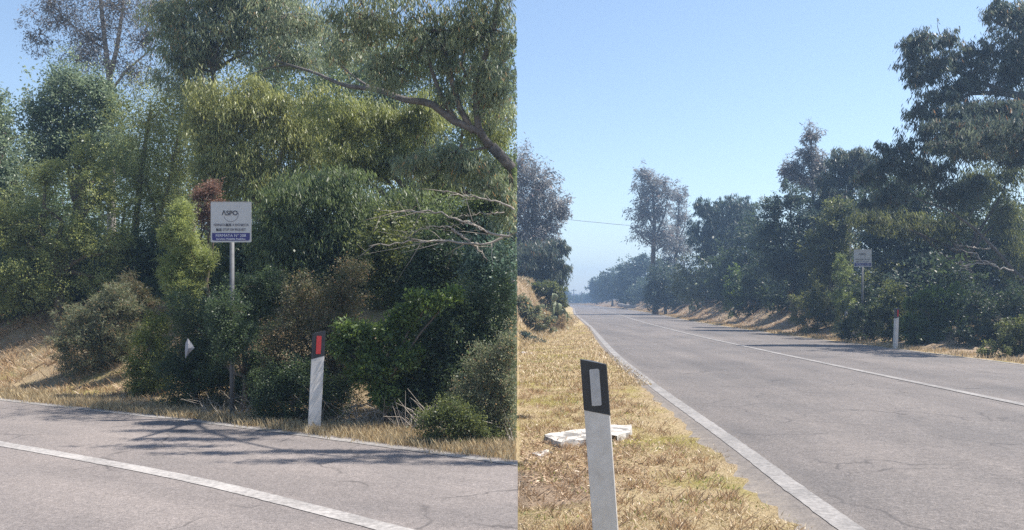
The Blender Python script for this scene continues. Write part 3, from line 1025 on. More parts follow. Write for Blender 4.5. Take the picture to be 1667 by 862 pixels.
pt = tufted(np.stack([RNG.random(n5) * 1.5, 5 + 14 * RNG.random(n5)], 1), 40, .10)
blades('green_weeds', pt, .035, LM['yellow'], 1.4, .005, None, 'few olive green weeds in the mown verge', False, .4)
n2 = 26000
yv = 13 + 30 * RNG.random(n2) ** 1.3
xv = -.2 + RNG.random(n2) * (2.4 + smooth(20, 45, yv) * 1.3)
pv = np.stack([xv, yv], 1)
blades('dry_grass', pv, .06, LM['verge'], 1.2, .008, None, 'yellowed grass on the verge further along the road', False, .5)
g3 = strip(ERd[:240], 16000, -.12, -.75, (0, 30), 1.2)
g3 = g3[(g3[:, 1] > 14)]
blades('dry_grass', tufted(g3, 12, .08), .11, LM['straw'], .8, .009, None, 'straw-coloured grass fringe across the road below the dark shrubs', False)
g4 = strip(ERd[:420], 42000, -.3, -3.4, (0, 30), 1.0)
g4 = g4[(g4[:, 1] > 27)]
blades('dry_grass', tufted(g4, 14, .12), .12, LM['straw2'], 1.2, .013, None, 'thin dry grass on the eroded bank across the road', False, .5)
g5 = strip(dense(FOOT, .3)[60:220], 22000, -.4, 2.8, (-3, 6), 1.0)
g5 = g5[g5[:, 0] > .02]
blades('dry_grass', tufted(g5, 16, .14), .22, LM['straw'], 1.2, .012, None, 'tall dry grass and straw covering the slope under the pale eucalyptus', False, .4)
# fallen leaves and bark scraps round the concrete
n3 = 5200
yv = RNG.normal(6.9, .75, n3)
xv = np.abs(RNG.normal(.35, .45, n3))
z = height(xv, yv) + RNG.uniform(.004, .03, n3)
pz = np.column_stack([xv, yv, z])
ok = (xv > .03) & (xv < 1.45) & (yv > 4)
pz = pz[ok]
ax = rand_dir(len(pz), RNG)
ax[:, 2] *= .35
ax /= np.linalg.norm(ax, axis=1)[:, None]
sv = np.cross(ax, rand_dir(len(pz), RNG))
sv[:, 2] *= .5
Ls = RNG.uniform(.02, .055, len(pz))[:, None]
q = np.stack([pz, pz + ax * Ls * .5 + sv * .007, pz + ax * Ls, pz + ax * Ls * .5 - sv * .007], 1)
q = q[(q[:, :, 0] > .003).all(1)]
o = quads_mesh('fallen_leaves', q, RNG.random(len(q)), LM['litter'])
tag(o, 'brown fallen leaves and bark scraps round the broken concrete', 'leaves', kind='stuff')


# ------------------------------------------------------------------ trees and shrubs along the long road


def right(*a, **k):
    a = list(a)
    a[7] = DARKENED.get(a[7].name, a[7])
    return plant(*a, **k)


TREES_B, SHRUBS_B, FAR_B, BUSH_V = 'trees across the road', 'shrubs across the road', 'trees at the far bend', 'bushes on the near side bank'
right('eucalyptus_tree', 'pale airy eucalyptus at the edge of the near side bank', 'tree', 50,
      [(848, 270, 32, 38), (880, 300, 26, 35), (865, 330, 40, 40), (905, 335, 24, 28), (885, 370, 34, 30), (850, 390, 45, 50), (820, 320, 40, 60), (915, 345, 16, 12)],
      9500, 'airy', LM['pale'], L=.33, bark=PALEBARK, r=.16, base=868, twigs=200, twig_r=1.6)
right('tree', 'dark drooping tree under the pale eucalyptus, leaning to the asphalt', 'tree', 47,
      [(850, 430, 40, 40), (885, 410, 32, 30), (905, 440, 25, 28), (880, 455, 40, 28), (915, 405, 14, 16), (850, 470, 40, 22)], 9500, 'euc', LM['euc'], L=.26, r=.16, twigs=90)
right('shrub', 'leafy green bush at the foot of the drooping tree', 'shrub', 41, [(862, 470, 26, 16), (890, 475, 28, 18), (910, 490, 15, 18), (915, 515, 11, 14)], 4200, 'broad', LM['olive'], L=.2, r=.06, twigs=40, parts=SH, group=BUSH_V)
right('shrub', 'dusty grey-brown brush covering the dry slope under the pale eucalyptus', 'shrub', 31, [(850, 495, 20, 20), (868, 512, 20, 16), (850, 532, 16, 14), (885, 528, 16, 11), (872, 540, 12, 7), (893, 520, 12, 12), (858, 510, 25, 20)], 3000, 'small', LM['grey'], L=.2, r=.04, twigs=90, parts=SH, shell=.2, group=BUSH_V)
right('shrub', 'straw-brown dried brush below the prickly pear', 'shrub', 36, [(900, 528, 14, 8), (915, 524, 9, 9), (885, 515, 12, 12)], 1900, 'needle', LM['straw'], L=.16, r=.03, twigs=40, parts=SH, shell=.2, group=BUSH_V)
right('shrub', 'dark low weeds at the foot of the brown brush', 'shrub', 26.5, [(856, 544, 9, 5), (872, 553, 9, 5), (882, 556, 7, 4)], 700, 'small', LM['blue'], L=.12, r=.02, twigs=12, parts=SH, group=BUSH_V)

for px_, w_, h_, Y_, lb_ in ((918, 12, 14, 236, 'hazy low tree closing the far bend, behind the drooping tree'), (934, 10, 8, 244, 'lowest hazy tree closing the far bend'), (949, 11, 10, 250, 'hazy tree closing the far bend between the lowest one and the round one'), (964, 10, 14, 240, 'taller hazy tree closing the far bend behind the round one')):
    right('tree', lb_, 'tree', Y_, [(px_, 490 - h_ * .5, w_, h_ * .6), (px_ + 4, 492 - h_ * .3, w_, h_ * .5), (px_ - 5, 491 - h_ * .4, w_ * .7, h_ * .5)], 1300, 'broad', LM['dark'], L=1.0, r=.2, twigs=0, group=FAR_B)
right('tree', 'hazy round tree nearest the far bend', 'tree', 185, [(966, 470, 11, 18), (975, 480, 14, 14), (978, 464, 10, 14)], 2600, 'broad', LM['dark'], L=.75, r=.2, twigs=0, group=FAR_B)
right('tree', 'hazy blue-green tree with flat top before the far bend', 'tree', 150, [(993, 455, 17, 20), (1008, 462, 20, 26), (988, 474, 18, 18)], 4600, 'broad', LM['dark'], L=.6, r=.2, twigs=0, group=FAR_B)
right('tree', 'hazy blue-green tree left of the tall bare-limbed eucalyptus', 'tree', 122, [(1030, 440, 22, 22), (1048, 435, 22, 20), (1022, 465, 24, 25), (1045, 470, 25, 26), (1015, 480, 18, 16)], 7500, 'broad', LM['blue'], L=.5, r=.2, twigs=0, group=FAR_B)
right('eucalyptus_tree', 'tall bare-limbed eucalyptus with wispy crown standing against open sky', 'tree', 74,
      [(1048, 282, 16, 14), (1060, 305, 28, 26), (1045, 345, 20, 30), (1072, 340, 24, 30), (1085, 310, 16, 22), (1062, 385, 30, 22), (1085, 385, 18, 28)],
      4200, 'airy', LM['pale'], L=.42, bark=BARK, base=1067, twigs=240, twig_r=1.5, shell=.3,
      paths=[(('g', .30, .06), (1067, 490), (1063, 440), (1064, 390), (1066, 350), (1062, 315), (1052, 280)), ((.12, .03), (1065, 390), (1082, 350), (1088, 310)), ((.1, .03), (1065, 370), (1045, 330), (1035, 300)),
             ((.09, .03), (1064, 410), (1085, 395), (1100, 370)), ((.08, .02), (1064, 400), (1045, 385), (1035, 370))])
right('eucalyptus_tree', 'thinner wispy eucalyptus just right of the tall bare-limbed one', 'tree', 76,
      [(1105, 320, 14, 22), (1108, 355, 18, 26), (1095, 395, 22, 26), (1112, 400, 16, 30), (1090, 430, 22, 25)], 2600, 'airy', LM['pale'], L=.4, base=1098, twigs=140, twig_r=1.5, shell=.3,
      paths=[(('g', .2, .05), (1097, 480), (1099, 430), (1103, 380), (1106, 320)), ((.08, .03), (1101, 400), (1114, 370), (1118, 340))])
right('tree', 'dark blue-green thicket tree at the foot of the two wispy eucalypts', 'tree', 72, [(1085, 455, 28, 35), (1070, 480, 22, 25), (1100, 475, 30, 30), (1060, 465, 12, 25)], 5200, 'broad', LM['blue'], L=.3, r=.14, twigs=40, group=TREES_B)
right('tree', 'dark tree with ragged spiky top left of the dense wood', 'tree', 60,
      [(1145, 335, 16, 16), (1160, 350, 25, 25), (1185, 335, 25, 20), (1215, 340, 25, 22), (1200, 370, 40, 30), (1160, 385, 35, 35), (1130, 375, 16, 25), (1225, 385, 30, 40)], 11000, 'euc', LM['blue'], L=.28, r=.16, twigs=110, group=TREES_B)
right('tree', 'mid green bushy tree above the prickly pear on the bank', 'tree', 60, [(1115, 440, 30, 25), (1150, 425, 35, 35), (1165, 455, 35, 32), (1120, 470, 30, 22), (1180, 420, 25, 40), (1140, 478, 30, 15)], 9000, 'small', LM['olive'], L=.24, r=.12, twigs=60, group=TREES_B)
right('shrub', 'bright yellow-green ivy clad shrub on the bank top', 'shrub', 47, [(1195, 448, 13, 18), (1190, 475, 15, 20), (1203, 485, 12, 18)], 2400, 'broad', LM['bright'], L=.19, r=.05, twigs=15, parts=SH, group=SHRUBS_B)
right('shrub', 'large dark shrub hanging over the eroded bank', 'shrub', 44, [(1225, 465, 28, 35), (1215, 490, 28, 20), (1250, 480, 35, 28), (1235, 435, 30, 30)], 6500, 'small', LM['dark'], L=.2, r=.08, twigs=30, parts=SH, group=SHRUBS_B)
right('eucalyptus_tree', 'slender airy eucalyptus poking above the dense wood', 'tree', 40,
      [(1320, 222, 18, 20), (1318, 255, 26, 22), (1290, 275, 22, 18), (1335, 270, 20, 20), (1310, 295, 30, 18), (1280, 285, 12, 16), (1335, 300, 25, 20)], 3900, 'airy', LM['pale'], L=.25, bark=BARK, base=1324, twigs=170, twig_r=1.4, shell=.3,
      paths=[(('g', .12, .03), (1326, 420), (1324, 330), (1322, 280), (1320, 215)), ((.05, .015), (1323, 300), (1300, 280), (1285, 265)), ((.05, .015), (1323, 290), (1338, 265), (1340, 245))])
right('eucalyptus_tree', 'grey-green eucalyptus between the slender one and the huge crown', 'tree', 36,
      [(1365, 260, 22, 20), (1395, 255, 24, 20), (1350, 290, 22, 22), (1390, 290, 35, 25), (1360, 320, 40, 25), (1420, 280, 25, 28)], 8500, 'euc', LM['euc'], L=.19, r=.11, bark=PALEBARK, twigs=100, group=TREES_B, base=1385)
right('tree', 'dense rounded dark tree in the middle of the wood', 'tree', 36,
      [(1290, 320, 35, 24), (1255, 340, 28, 24), (1300, 350, 45, 35), (1250, 385, 35, 40), (1300, 400, 50, 40), (1340, 345, 30, 30), (1270, 440, 45, 40), (1320, 450, 40, 35)], 14000, 'small', LM['blue'], L=.2, r=.14, twigs=60, group=TREES_B)
right('tree', 'mid green layered tree left of the small bus stop sign', 'tree', 32.5, [(1355, 370, 30, 28), (1330, 405, 30, 30), (1375, 400, 25, 35), (1345, 440, 35, 35), (1370, 340, 35, 20)], 9500, 'small', LM['olive'], L=.17, r=.1, twigs=60, group=TREES_B)
right('tree', 'dim tree filling the wood behind the small bus stop sign', 'tree', 31,
      [(1430, 330, 45, 40), (1480, 330, 50, 50), (1440, 390, 45, 45), (1500, 400, 60, 45), (1570, 350, 60, 60), (1570, 430, 60, 50), (1640, 380, 50, 70), (1640, 470, 50, 50), (1690, 420, 40, 80), (1470, 450, 50, 40)], 21000, 'broad', LM['dark'], L=.17, r=.14, twigs=80, group=TREES_B)
right('tree', 'sunlit olive tree seen through the lower limbs of the huge crown', 'tree', 28.5,
      [(1410, 350, 35, 22), (1450, 360, 45, 25), (1500, 370, 45, 25), (1590, 300, 40, 40), (1640, 280, 40, 50), (1640, 350, 40, 40), (1550, 370, 45, 30), (1660, 420, 40, 40)], 12000, 'euc', LM['yellow'], L=.14, r=.1, twigs=100, group=TREES_B)
right('tree', 'broad shadowy tree deep behind the dim tree and the small sign', 'tree', 44,
      [(1420, 360, 60, 70), (1500, 350, 70, 80), (1580, 400, 70, 80), (1660, 380, 60, 90), (1450, 430, 70, 50), (1560, 460, 80, 40), (1380, 430, 50, 50)], 12000, 'broad', LM['dark'], L=.3, r=.2, twigs=20, group=TREES_B)
right('tree', 'broad shadowy tree deep behind the rounded dark tree', 'tree', 52,
      [(1250, 400, 60, 55), (1330, 400, 60, 60), (1300, 450, 70, 40), (1200, 430, 50, 50)], 8000, 'broad', LM['dark'], L=.34, r=.2, twigs=20, group=TREES_B)
right('eucalyptus_tree', 'huge overhanging eucalyptus whose crown fills the upper corner', 'tree', 24.5,
      [(1480, 85, 26, 26), (1505, 65, 26, 22), (1535, 62, 24, 22), (1520, 105, 40, 28), (1485, 120, 30, 25), (1565, 85, 24, 26), (1580, 120, 35, 30), (1610, 75, 25, 25), (1640, 100, 45, 50), (1545, 150, 45, 25),
       (1500, 175, 38, 25), (1570, 185, 45, 25), (1520, 215, 50, 28), (1480, 240, 35, 25), (1560, 240, 45, 30), (1640, 180, 50, 35), (1450, 262, 34, 24), (1440, 235, 14, 12), (1500, 280, 55, 30), (1600, 235, 45, 30), (1650, 240, 40, 30),
       (1650, 25, 45, 28), (1620, 15, 25, 20), (1690, 60, 60, 60), (1710, 180, 50, 80), (1420, 285, 30, 22), (1560, 310, 55, 30), (1440, 320, 40, 22),
       (1605, 200, 90, 16, -2.5, .5), (1655, 230, 90, 16, -3.5, .5), (1580, 240, 90, 16, -1.8, .5), (1635, 175, 90, 16, -1.2, .5), (1695, 210, 80, 16, -4.5, .5), (1665, 195, 80, 14, -4.0, .5), (1640, 215, 80, 14, -3.2, .5)],  # nearer sprays added to the crown to cast the shadow patch on the road
      38000, 'euc', LM['euc'], L=.15, bark=GREYBARK, base=1700, twigs=260, twig_r=1.6,
      paths=[(('g', .30, .2), (1702, 480), (1700, 380), (1700, 280)), ((.16, .03), (1700, 300), (1690, 200), (1667, 158), (1620, 150), (1580, 152), (1545, 168)),
             ((.10, .02), (1667, 158), (1600, 135), (1560, 118), (1530, 112)), ((.12, .03), (1700, 300), (1695, 120), (1667, 60), (1650, 38), (1635, 28)),
             ((.065, .015), (1700, 480), (1650, 440), (1620, 405), (1585, 370), (1545, 342), (1500, 326), (1470, 312)), ((.05, .02), (1667, 50), (1630, 40), (1600, 22))])
d2 = MB()
for rr, pts in (((.05, .02), [(1650, 440), (1610, 430), (1585, 412), (1550, 405)]), ((.05, .025), [(1620, 430), (1590, 428), (1560, 440)]), ((.05, .02), [(1560, 425), (1575, 435), (1585, 445)]), ((.035, .015), [(1612, 405), (1580, 402), (1555, 398)])):
    branch(d2, np.array([P(a, b, 23.2) for a, b in pts]), rr[0] * .5, rr[1] * .4, .05, 3)
pb = P(1620, 430, 23.2)
o = d2.build('dead_branch', DEADWOOD, None, pb, False, True)
o.location = pb
tag(o, 'small bleached branches in the dark wood across the road', 'branch')

right('shrub', 'yellow-green bush on the dry bank left of the small sign', 'shrub', 31.5, [(1305, 492, 22, 15), (1335, 485, 24, 18), (1355, 495, 20, 22), (1320, 508, 28, 14), (1350, 518, 22, 15), (1330, 470, 14, 12)], 5200, 'needle', LM['yellow'], L=.16, r=.04, twigs=60, parts=SH, group=SHRUBS_B)
right('shrub', 'feathery pale green sapling shrub touching the small sign', 'shrub', 29.2, [(1370, 425, 10, 14), (1376, 450, 15, 22), (1368, 480, 16, 22), (1380, 500, 18, 25)], 3400, 'needle', LM['pine'], L=.15, r=.03, twigs=40, parts=SH, group=SHRUBS_B)
right('shrub', 'dark shrub round the pole of the small sign', 'shrub', 26.3, [(1405, 480, 18, 25, .1), (1418, 505, 20, 28, .1), (1398, 515, 16, 26, -.5), (1385, 525, 15, 24, .2), (1425, 535, 22, 22, .1), (1378, 530, 15, 22, .3)], 6500, 'small', LM['dark'], L=.13, r=.05, twigs=30, parts=SH, group=SHRUBS_B)
right('shrub', 'dull olive shrub between the small sign and the far red-reflector post', 'shrub', 25.2, [(1455, 475, 25, 22), (1465, 505, 25, 28), (1440, 505, 20, 28), (1450, 540, 28, 22)], 5200, 'small', LM['olive'], L=.13, r=.05, twigs=40, parts=SH, group=SHRUBS_B)
right('shrub', 'bright green shrub right of the far red-reflector post', 'shrub', 23.6, [(1490, 495, 18, 18), (1520, 485, 25, 20), (1530, 515, 30, 25), (1490, 530, 24, 22), (1555, 500, 22, 28), (1510, 550, 28, 16)], 6500, 'broad', LM['bright'], L=.14, r=.05, twigs=40, parts=SH, group=SHRUBS_B)
right('shrub', 'deep green mass of shrub below the bleached branches', 'shrub', 22.3, [(1590, 500, 35, 30), (1575, 545, 35, 28), (1630, 540, 40, 35), (1650, 490, 35, 40), (1680, 540, 35, 50), (1610, 565, 35, 16)], 9500, 'small', LM['dark'], L=.13, r=.05, twigs=50, parts=SH, group=SHRUBS_B)
right('shrub', 'dusty olive shrub at the right hand end of the fringe', 'shrub', 19.2, [(1655, 535, 28, 22), (1630, 560, 28, 16), (1668, 565, 30, 20), (1605, 572, 18, 8), (1690, 550, 30, 30)], 5200, 'small', LM['olive'], L=.11, r=.04, twigs=40, parts=SH, group=SHRUBS_B)


bank_mid = dense(ERp, 1.0)
tt = np.gradient(bank_mid, axis=0)
tt /= np.linalg.norm(tt, axis=1)[:, None]
Yn = 27.0
k = 0
while Yn < 150:
    i = int(np.argmin(np.abs(bank_mid[:, 1] - Yn) + (bank_mid[:, 0] < 9) * 50))
    off = random.uniform(3.0, 4.6)
    q_ = bank_mid[i] + np.array([tt[i, 1], -tt[i, 0]]) * off
    hgt = random.uniform(1.6, 2.6) * (1 + (Yn - 27) / 260)
    zc = h1(*q_) + hgt * .42
    pxx, pyy = q_[0] / q_[1] * F + CX, HY - (zc - EYE) / q_[1] * F
    r_ = hgt * .62 / q_[1] * F
    right('shrub', 'shadowy understorey bush filling the wood across the road', 'shrub', q_[1], [(pxx, pyy, r_ * 1.25, r_), (pxx + r_ * random.uniform(-.7, .7), pyy + r_ * .3, r_, r_ * .7), (pxx + r_ * .5, pyy - r_ * .4, r_ * .7, r_ * .7)],
          int(3600 - Yn * 12), 'broad', LM[('dark', 'blue', 'olive', 'dark')[k % 4]], L=.115 + Yn * .0032, r=.05, twigs=10 if Yn < 60 else 0, parts=SH, group='understorey bushes across the road')
    Yn += 1.9 + Yn * .035
    k += 1

# ------------------------------------------------------------------ prickly pears
CACT = plain('cactus_skin', (.13, .17, .085), .55, .4, (.24, .22, .14), nscale=3)


def prickly_pear(Y, spots, label, seed):
    rng = random.Random(seed)
    c = P(spots[0][0], spots[0][1], Y)
    B = np.array((c[0], Y, h1(c[0], Y) - .03))
    mb = MB()
    for px, py, s in spots:
        p = Vector(P(px, py, Y + rng.uniform(-.4, .4)))
        stem = [Vector((p.x + rng.uniform(-.3, .3), p.y, h1(p.x, p.y) - .05)), p]
        k = max(1, int((p.z - stem[0].z) / (s * .8)))
        for i in range(k + 1):
            q = stem[0].lerp(p, i / max(k, 1)) + Vector((rng.uniform(-.2, .2), rng.uniform(-.2, .2), rng.uniform(-.1, .1)))
            for rep in range(3 if i == k else 1):
                ry, tz = rng.uniform(0, 6.3), rng.uniform(-.6, .6)
                M = Matrix.Translation(q) @ Matrix.Rotation(ry, 4, 'Z') @ Matrix.Rotation(tz, 4, 'Y')
                ring, vs, fs = 9, [], []
                for j in range(1, 6):
                    t = j / 6 * math.pi
                    for a in range(ring):
                        u = 2 * math.pi * a / ring
                        vs.append(M @ Vector((math.sin(t) * math.cos(u) * s * .42, math.sin(t) * math.sin(u) * s * .09, -math.cos(t) * s * .6 + s * .5)))
                for j in range(4):
                    for a in range(ring):
                        fs.append((j * ring + a, j * ring + (a + 1) % ring, (j + 1) * ring + (a + 1) % ring, (j + 1) * ring + a))
                fs += [tuple(range(ring))[::-1], tuple(range(4 * ring, 5 * ring))]
                mb.add(vs, fs)
    o = mb.build('prickly_pear', CACT, None, B, False, True)
    o.location = B
    return tag(o, label, 'cactus', 'prickly pear cacti on the banks')


prickly_pear(37, [(893, 488, .34), (902, 505, .36), (885, 508, .34), (912, 515, .36), (898, 525, .34), (878, 520, .3), (918, 522, .3)], 'grey-green prickly pear on the near side bank', 1)
prickly_pear(63, [(1120, 477, .42), (1133, 472, .46), (1147, 480, .46), (1158, 477, .42), (1150, 470, .42), (1172, 481, .42), (1140, 484, .42), (1125, 486, .4)], 'grey-green prickly pear on the bank top across the road', 2)

# fallen trunk by the road and the thin far poles
fl = MB()
fl.tube([P(1008, 497, 118) + np.array((0, 0, .1)), P(1030, 499, 113), P(1062, 502, 108)], .28, .2, 7, .08)
fl.tube([P(1030, 499, 113), P(1048, 497, 110), P(1056, 492, 109)], .12, .05, 5, .08)
fl.tube([P(1020, 503, 111), P(1045, 504, 106)], .16, .12, 6, .08)
pb = P(1030, 501, 113)
o = fl.build('fallen_trunk', DEADWOOD, None, pb, False, True)
o.location = pb
tag(o, 'pale fallen trunk lying along the far right edge of the asphalt', 'log')
WOOD = plain('pole_wood', (.14, .12, .10), .8, .2)
for px, yb, yt, lb in ((934, 493, 470, 'tiny utility pole seen far off beside the bend'), (947, 493, 474, 'shorter tiny utility pole far off, right of the other one')):
    b = P(px, yb, 228)
    b[2] = h1(b[0], 228)
    t = P(px, yt, 228)
    root = empty('utility_pole', b)
    tag(root, lb, 'pole', 'far utility poles')
    m1 = MB()
    m1.tube([b, t], .14, .1, 6)
    m1.build('pole', WOOD, root, b)
    m2 = MB()
    m2.box(t[0] - .7, t[0] + .7, 227.94, 228.06, t[2] - .5, t[2] - .38)
    m2.build('cross_arm', WOOD, root, b)
wr_ = MB()
wp = [P(872, 348, 66), P(900, 353.5, 67), P(930, 357.5, 68), P(980, 362.5, 70), P(1025, 366.5, 72), P(1100, 369, 75), P(1180, 369, 79)]
wr_.tube(dense(np.array(wp), .8), .016, .016, 5)
o = wr_.build('overhead_wire', plain('wire', (.04, .04, .045), .6), None, wp[0])
o.location = wp[0]
tag(o, 'thin dark wire strung between the trees above the asphalt', 'wire')

# ------------------------------------------------------------------ marker posts
PW_ = plain('post_white', (.65, .615, .58), .5, .3, (.46, .42, .375), nscale=7)
PB_ = plain('post_black', (.028, .029, .033), .5, .4, (.05, .05, .05), nscale=8)
RW_ = plain('white_reflector', (.42, .42, .43), .3, .6, (.34, .34, .35), nscale=30)
RR_ = plain('red_reflector', (.55, .03, .03), .3, .6, (.45, .02, .025), nscale=30)


def marker_post(loc, hgt, lean, yaw, slant, reflector, label, wid=.12, band=.25):
    root = empty('marker_post', loc)
    root.rotation_euler = (0, lean, yaw)
    tag(root, label, 'marker post')
    dp = .10
    prof = [(-wid / 2 + .004, 0), (wid / 2 - .004, 0), (wid / 2, .004), (wid / 2 - .002, .03), (.022, dp - .004), (.014, dp), (-.014, dp), (-.022, dp - .004), (-wid / 2 + .002, .03), (-wid / 2, .004)]

    def prism(name, z0, s0, z1, s1, m, grow=0.0):
        n = len(prof)
        pr = [(x * (1 + grow / wid * 2), (y - dp / 2) * (1 + grow / dp * 2) + dp / 2) for x, y in prof]
        mb = MB()
        mb.add([(x, y, z0 + s0 * x) for x, y in pr] + [(x, y, z1 + s1 * x) for x, y in pr],
               [(i, (i + 1) % n, (i + 1) % n + n, i + n) for i in range(n)] + [tuple(range(n))[::-1], tuple(range(n, 2 * n))])
        return mb.build(name, m, root)
    prism('post_body', -.12, 0, hgt - band, slant, PW_)
    cap = prism('black_band', hgt - band - .0005, slant, hgt, slant, PB_, .0015)
    rw, rh = wid * .38, band * .72
    mb = MB()
    zc = hgt - band / 2
    x0, x1, y1 = -rw / 2, rw / 2, -.0025
    c = .004
    ring = [(x0, zc - rh / 2 + c), (x0 + c, zc - rh / 2), (x1 - c, zc - rh / 2), (x1, zc - rh / 2 + c), (x1, zc + rh / 2 - c), (x1 - c, zc + rh / 2), (x0 + c, zc + rh / 2), (x0, zc + rh / 2 - c)]
    n = 8
    mb.add([(x, y1 - .006, z) for x, z in ring] + [(x, y1 + .004, z) for x, z in ring],
           [tuple(range(n))] + [(i + n, (i + 1) % n + n, (i + 1) % n, i) for i in range(n)])
    mb.build('reflector', RW_ if reflector == 'white' else RR_, cap)
    return root


b = P(992, 866, 4.02)
marker_post((b[0], 4.02, h1(b[0], 4.02)), 1.03, -.072, .0, -.27, 'white', 'near white marker post with white reflector leaning over the straw verge', .12, .237)
b = P(511.5, 699, 8.55)
marker_post((b[0], 8.55, h1(b[0], 8.55)), .985, .05, .38, .30, 'red', 'nearer white marker post with red reflector before the bright green shrub', .125)
b = P(1459.5, 566, 22.9)
marker_post((b[0], 22.9, h1(b[0], 22.9) - .02), 1.08, .05, .5, .3, 'red', 'distant white marker post with red reflector across the road')

# ------------------------------------------------------------------ bus stop signs
PANEL = plain('sign_panel', (.50, .49, .475), .45, .4, (.45, .44, .42), nscale=4)
NAVY = plain('sign_navy', (.035, .032, .16), .45, .4)
INK = plain('sign_ink', (.03, .03, .05), .6, .2)
GREYI = plain('sign_grey_ink', (.12, .115, .15), .6, .2)
WHITE = plain('sign_white_letters', (.66, .66, .70), .5, .3)
STEEL = plain('galvanised_steel', (.13, .133, .14), .6, .4, (.08, .08, .085), metal=.2, nscale=14)


def text(body, size, x, z, m, parent, name='lettering', sx=1.0, bold=0.0, y=-.004, width=None):
    cu = bpy.data.curves.new(name, 'FONT')
    cu.body = body
    cu.size = size
    cu.align_x = 'CENTER'
    cu.align_y = 'CENTER'
    cu.offset = bold
    cu.extrude = .0008
    tmp = bpy.data.objects.new('tmp', cu)
    S.collection.objects.link(tmp)
    me = bpy.data.meshes.new_from_object(tmp.evaluated_get(bpy.context.evaluated_depsgraph_get()))
    bpy.data.objects.remove(tmp)
    xsz = [v.co.x for v in me.vertices]
    zsz = [v.co.y for v in me.vertices]
    if width and xsz:
        sx = width / (max(xsz) - min(xsz))
    cx = (max(xsz) + min(xsz)) / 2
    cz = (max(zsz) + min(zsz)) / 2
    for v in me.vertices:
        vx, vy, vz = v.co
        v.co = ((vx - cx) * sx + x, y - vz, vy - cz + z)
    me.materials.append(m)
    me.name = name
    o = link(bpy.data.objects.new(name, me))
    o.parent = parent
    return o


def round_panel(w_, h_, r, y0, y1, zc=0.0, only_bottom=False):
    pts = []
    for cx, cz, a0, rr in ((w_ / 2, -h_ / 2, -90, r), (w_ / 2, h_ / 2, 0, .003 if only_bottom else r), (-w_ / 2, h_ / 2, 90, .003 if only_bottom else r), (-w_ / 2, -h_ / 2, 180, r)):
        sx, sz = (1 if cx > 0 else -1), (1 if cz > 0 else -1)
        for k in range(6):
            a = math.radians(a0 + 18 * k)
            pts.append((cx - sx * rr + math.cos(a) * rr, zc + cz - sz * rr + math.sin(a) * rr))
    n = len(pts)
    mb = MB()
    mb.add([(x, y0, z) for x, z in pts] + [(x, y1, z) for x, z in pts],
           [tuple(range(n)), tuple(range(n, 2 * n))[::-1]] + [(i + n, (i + 1) % n + n, (i + 1) % n, i) for i in range(n)])
    return mb


def bus_sign(loc, zb, s, yaw, label):
    """zb: height of the panel's lower edge above loc; s: panel size."""
    root = empty('bus_stop_sign', loc)
    root.rotation_euler = (0, 0, yaw)
    tag(root, label, 'bus stop sign')
    mb = MB()
    mb.tube([(0, .035, -.3), (0, .035, zb + s * .93)], s * .058, s * .058, 12)
    mb.build('pole', STEEL, root, None, False, True)
    pan = round_panel(s, s, s * .03, 0, .004).build('panel', PANEL, root)
    pan.location = (0, 0, zb + s / 2)
    for z in (-.28, .28):
        mb = MB()
        mb.box(-s * .12, s * .12, .0041, .012, s * z - .012, s * z + .012)
        mb.build('bracket', STEEL, pan)
    rim = MB()
    e = s * .5
    rim.box(-e, e, -.003, 0.0, e - s * .012, e - s * .002)
    rim.build('rim', PANEL, pan)
    round_panel(s * .93, s * .19, s * .05, -.0022, -.0002, -s * .365, True).build('navy_band', NAVY, pan)
    text('\u039bSPO', s * .16, -s * .03, s * .225, INK, pan, bold=s * .0015, width=s * .39)
    arc = MB()
    cx, cz, R = -s * .0, s * .19, s * .185
    pts = [(cx + R * math.cos(a), -.003, cz + R * math.sin(a)) for a in np.linspace(math.radians(196), math.radians(372), 26)]
    for i in range(25):
        (xa, ya, za), (xb, yb, zb_) = pts[i], pts[i + 1]
        k = 1 - s * .009 / R
        fo = lambda x, z: (cx + (x - cx) * k, -.003, cz + (z - cz) * k)
        arc.add([(xa, ya, za), (xb, yb, zb_), fo(xb, zb_), fo(xa, za)], [(0, 1, 2, 3)])
    arc.build('logo_arc', GREYI, pan)
    text('FERMATA', s * .085, -s * .275, -s * .072, GREYI, pan, width=s * .29)
    text('BUS', s * .092, -s * .055, -s * .072, INK, pan, width=s * .13, bold=s * .002)
    text('A RICHIESTA', s * .085, s * .235, -s * .072, GREYI, pan, width=s * .40)
    text('BUS', s * .092, -s * .295, -s * .192, INK, pan, width=s * .13, bold=s * .002)
    text('STOP ON REQUEST', s * .085, s * .085, -s * .192, GREYI, pan, width=s * .56)
    text('FERMATA N\u00b0 208', s * .095, 0, -s * .332, WHITE, pan, width=s * .74)
    text('Servizio Mobilit\u00e0 Pubblica', s * .058, 0, -s * .418, WHITE, pan, width=s * .72, bold=s * .001)
    return root


YS = 9.42
b = P(376, 690, YS)
zg = h1(b[0], YS)
bus_sign((b[0], YS, zg), P(376, 394, YS)[2] - zg, 66 / F * YS, .0, 'square bus stop sign with readable lettering on a grey pole by the dark shrub')
YS = 26.1
b = P(1404.5, 560, YS)
zg = h1(b[0], YS)
bus_sign((b[0], YS, zg), P(1404, 434, YS)[2] - zg, 28.5 / F * YS, -.05, 'small distant bus stop sign across the road before the dim wood')


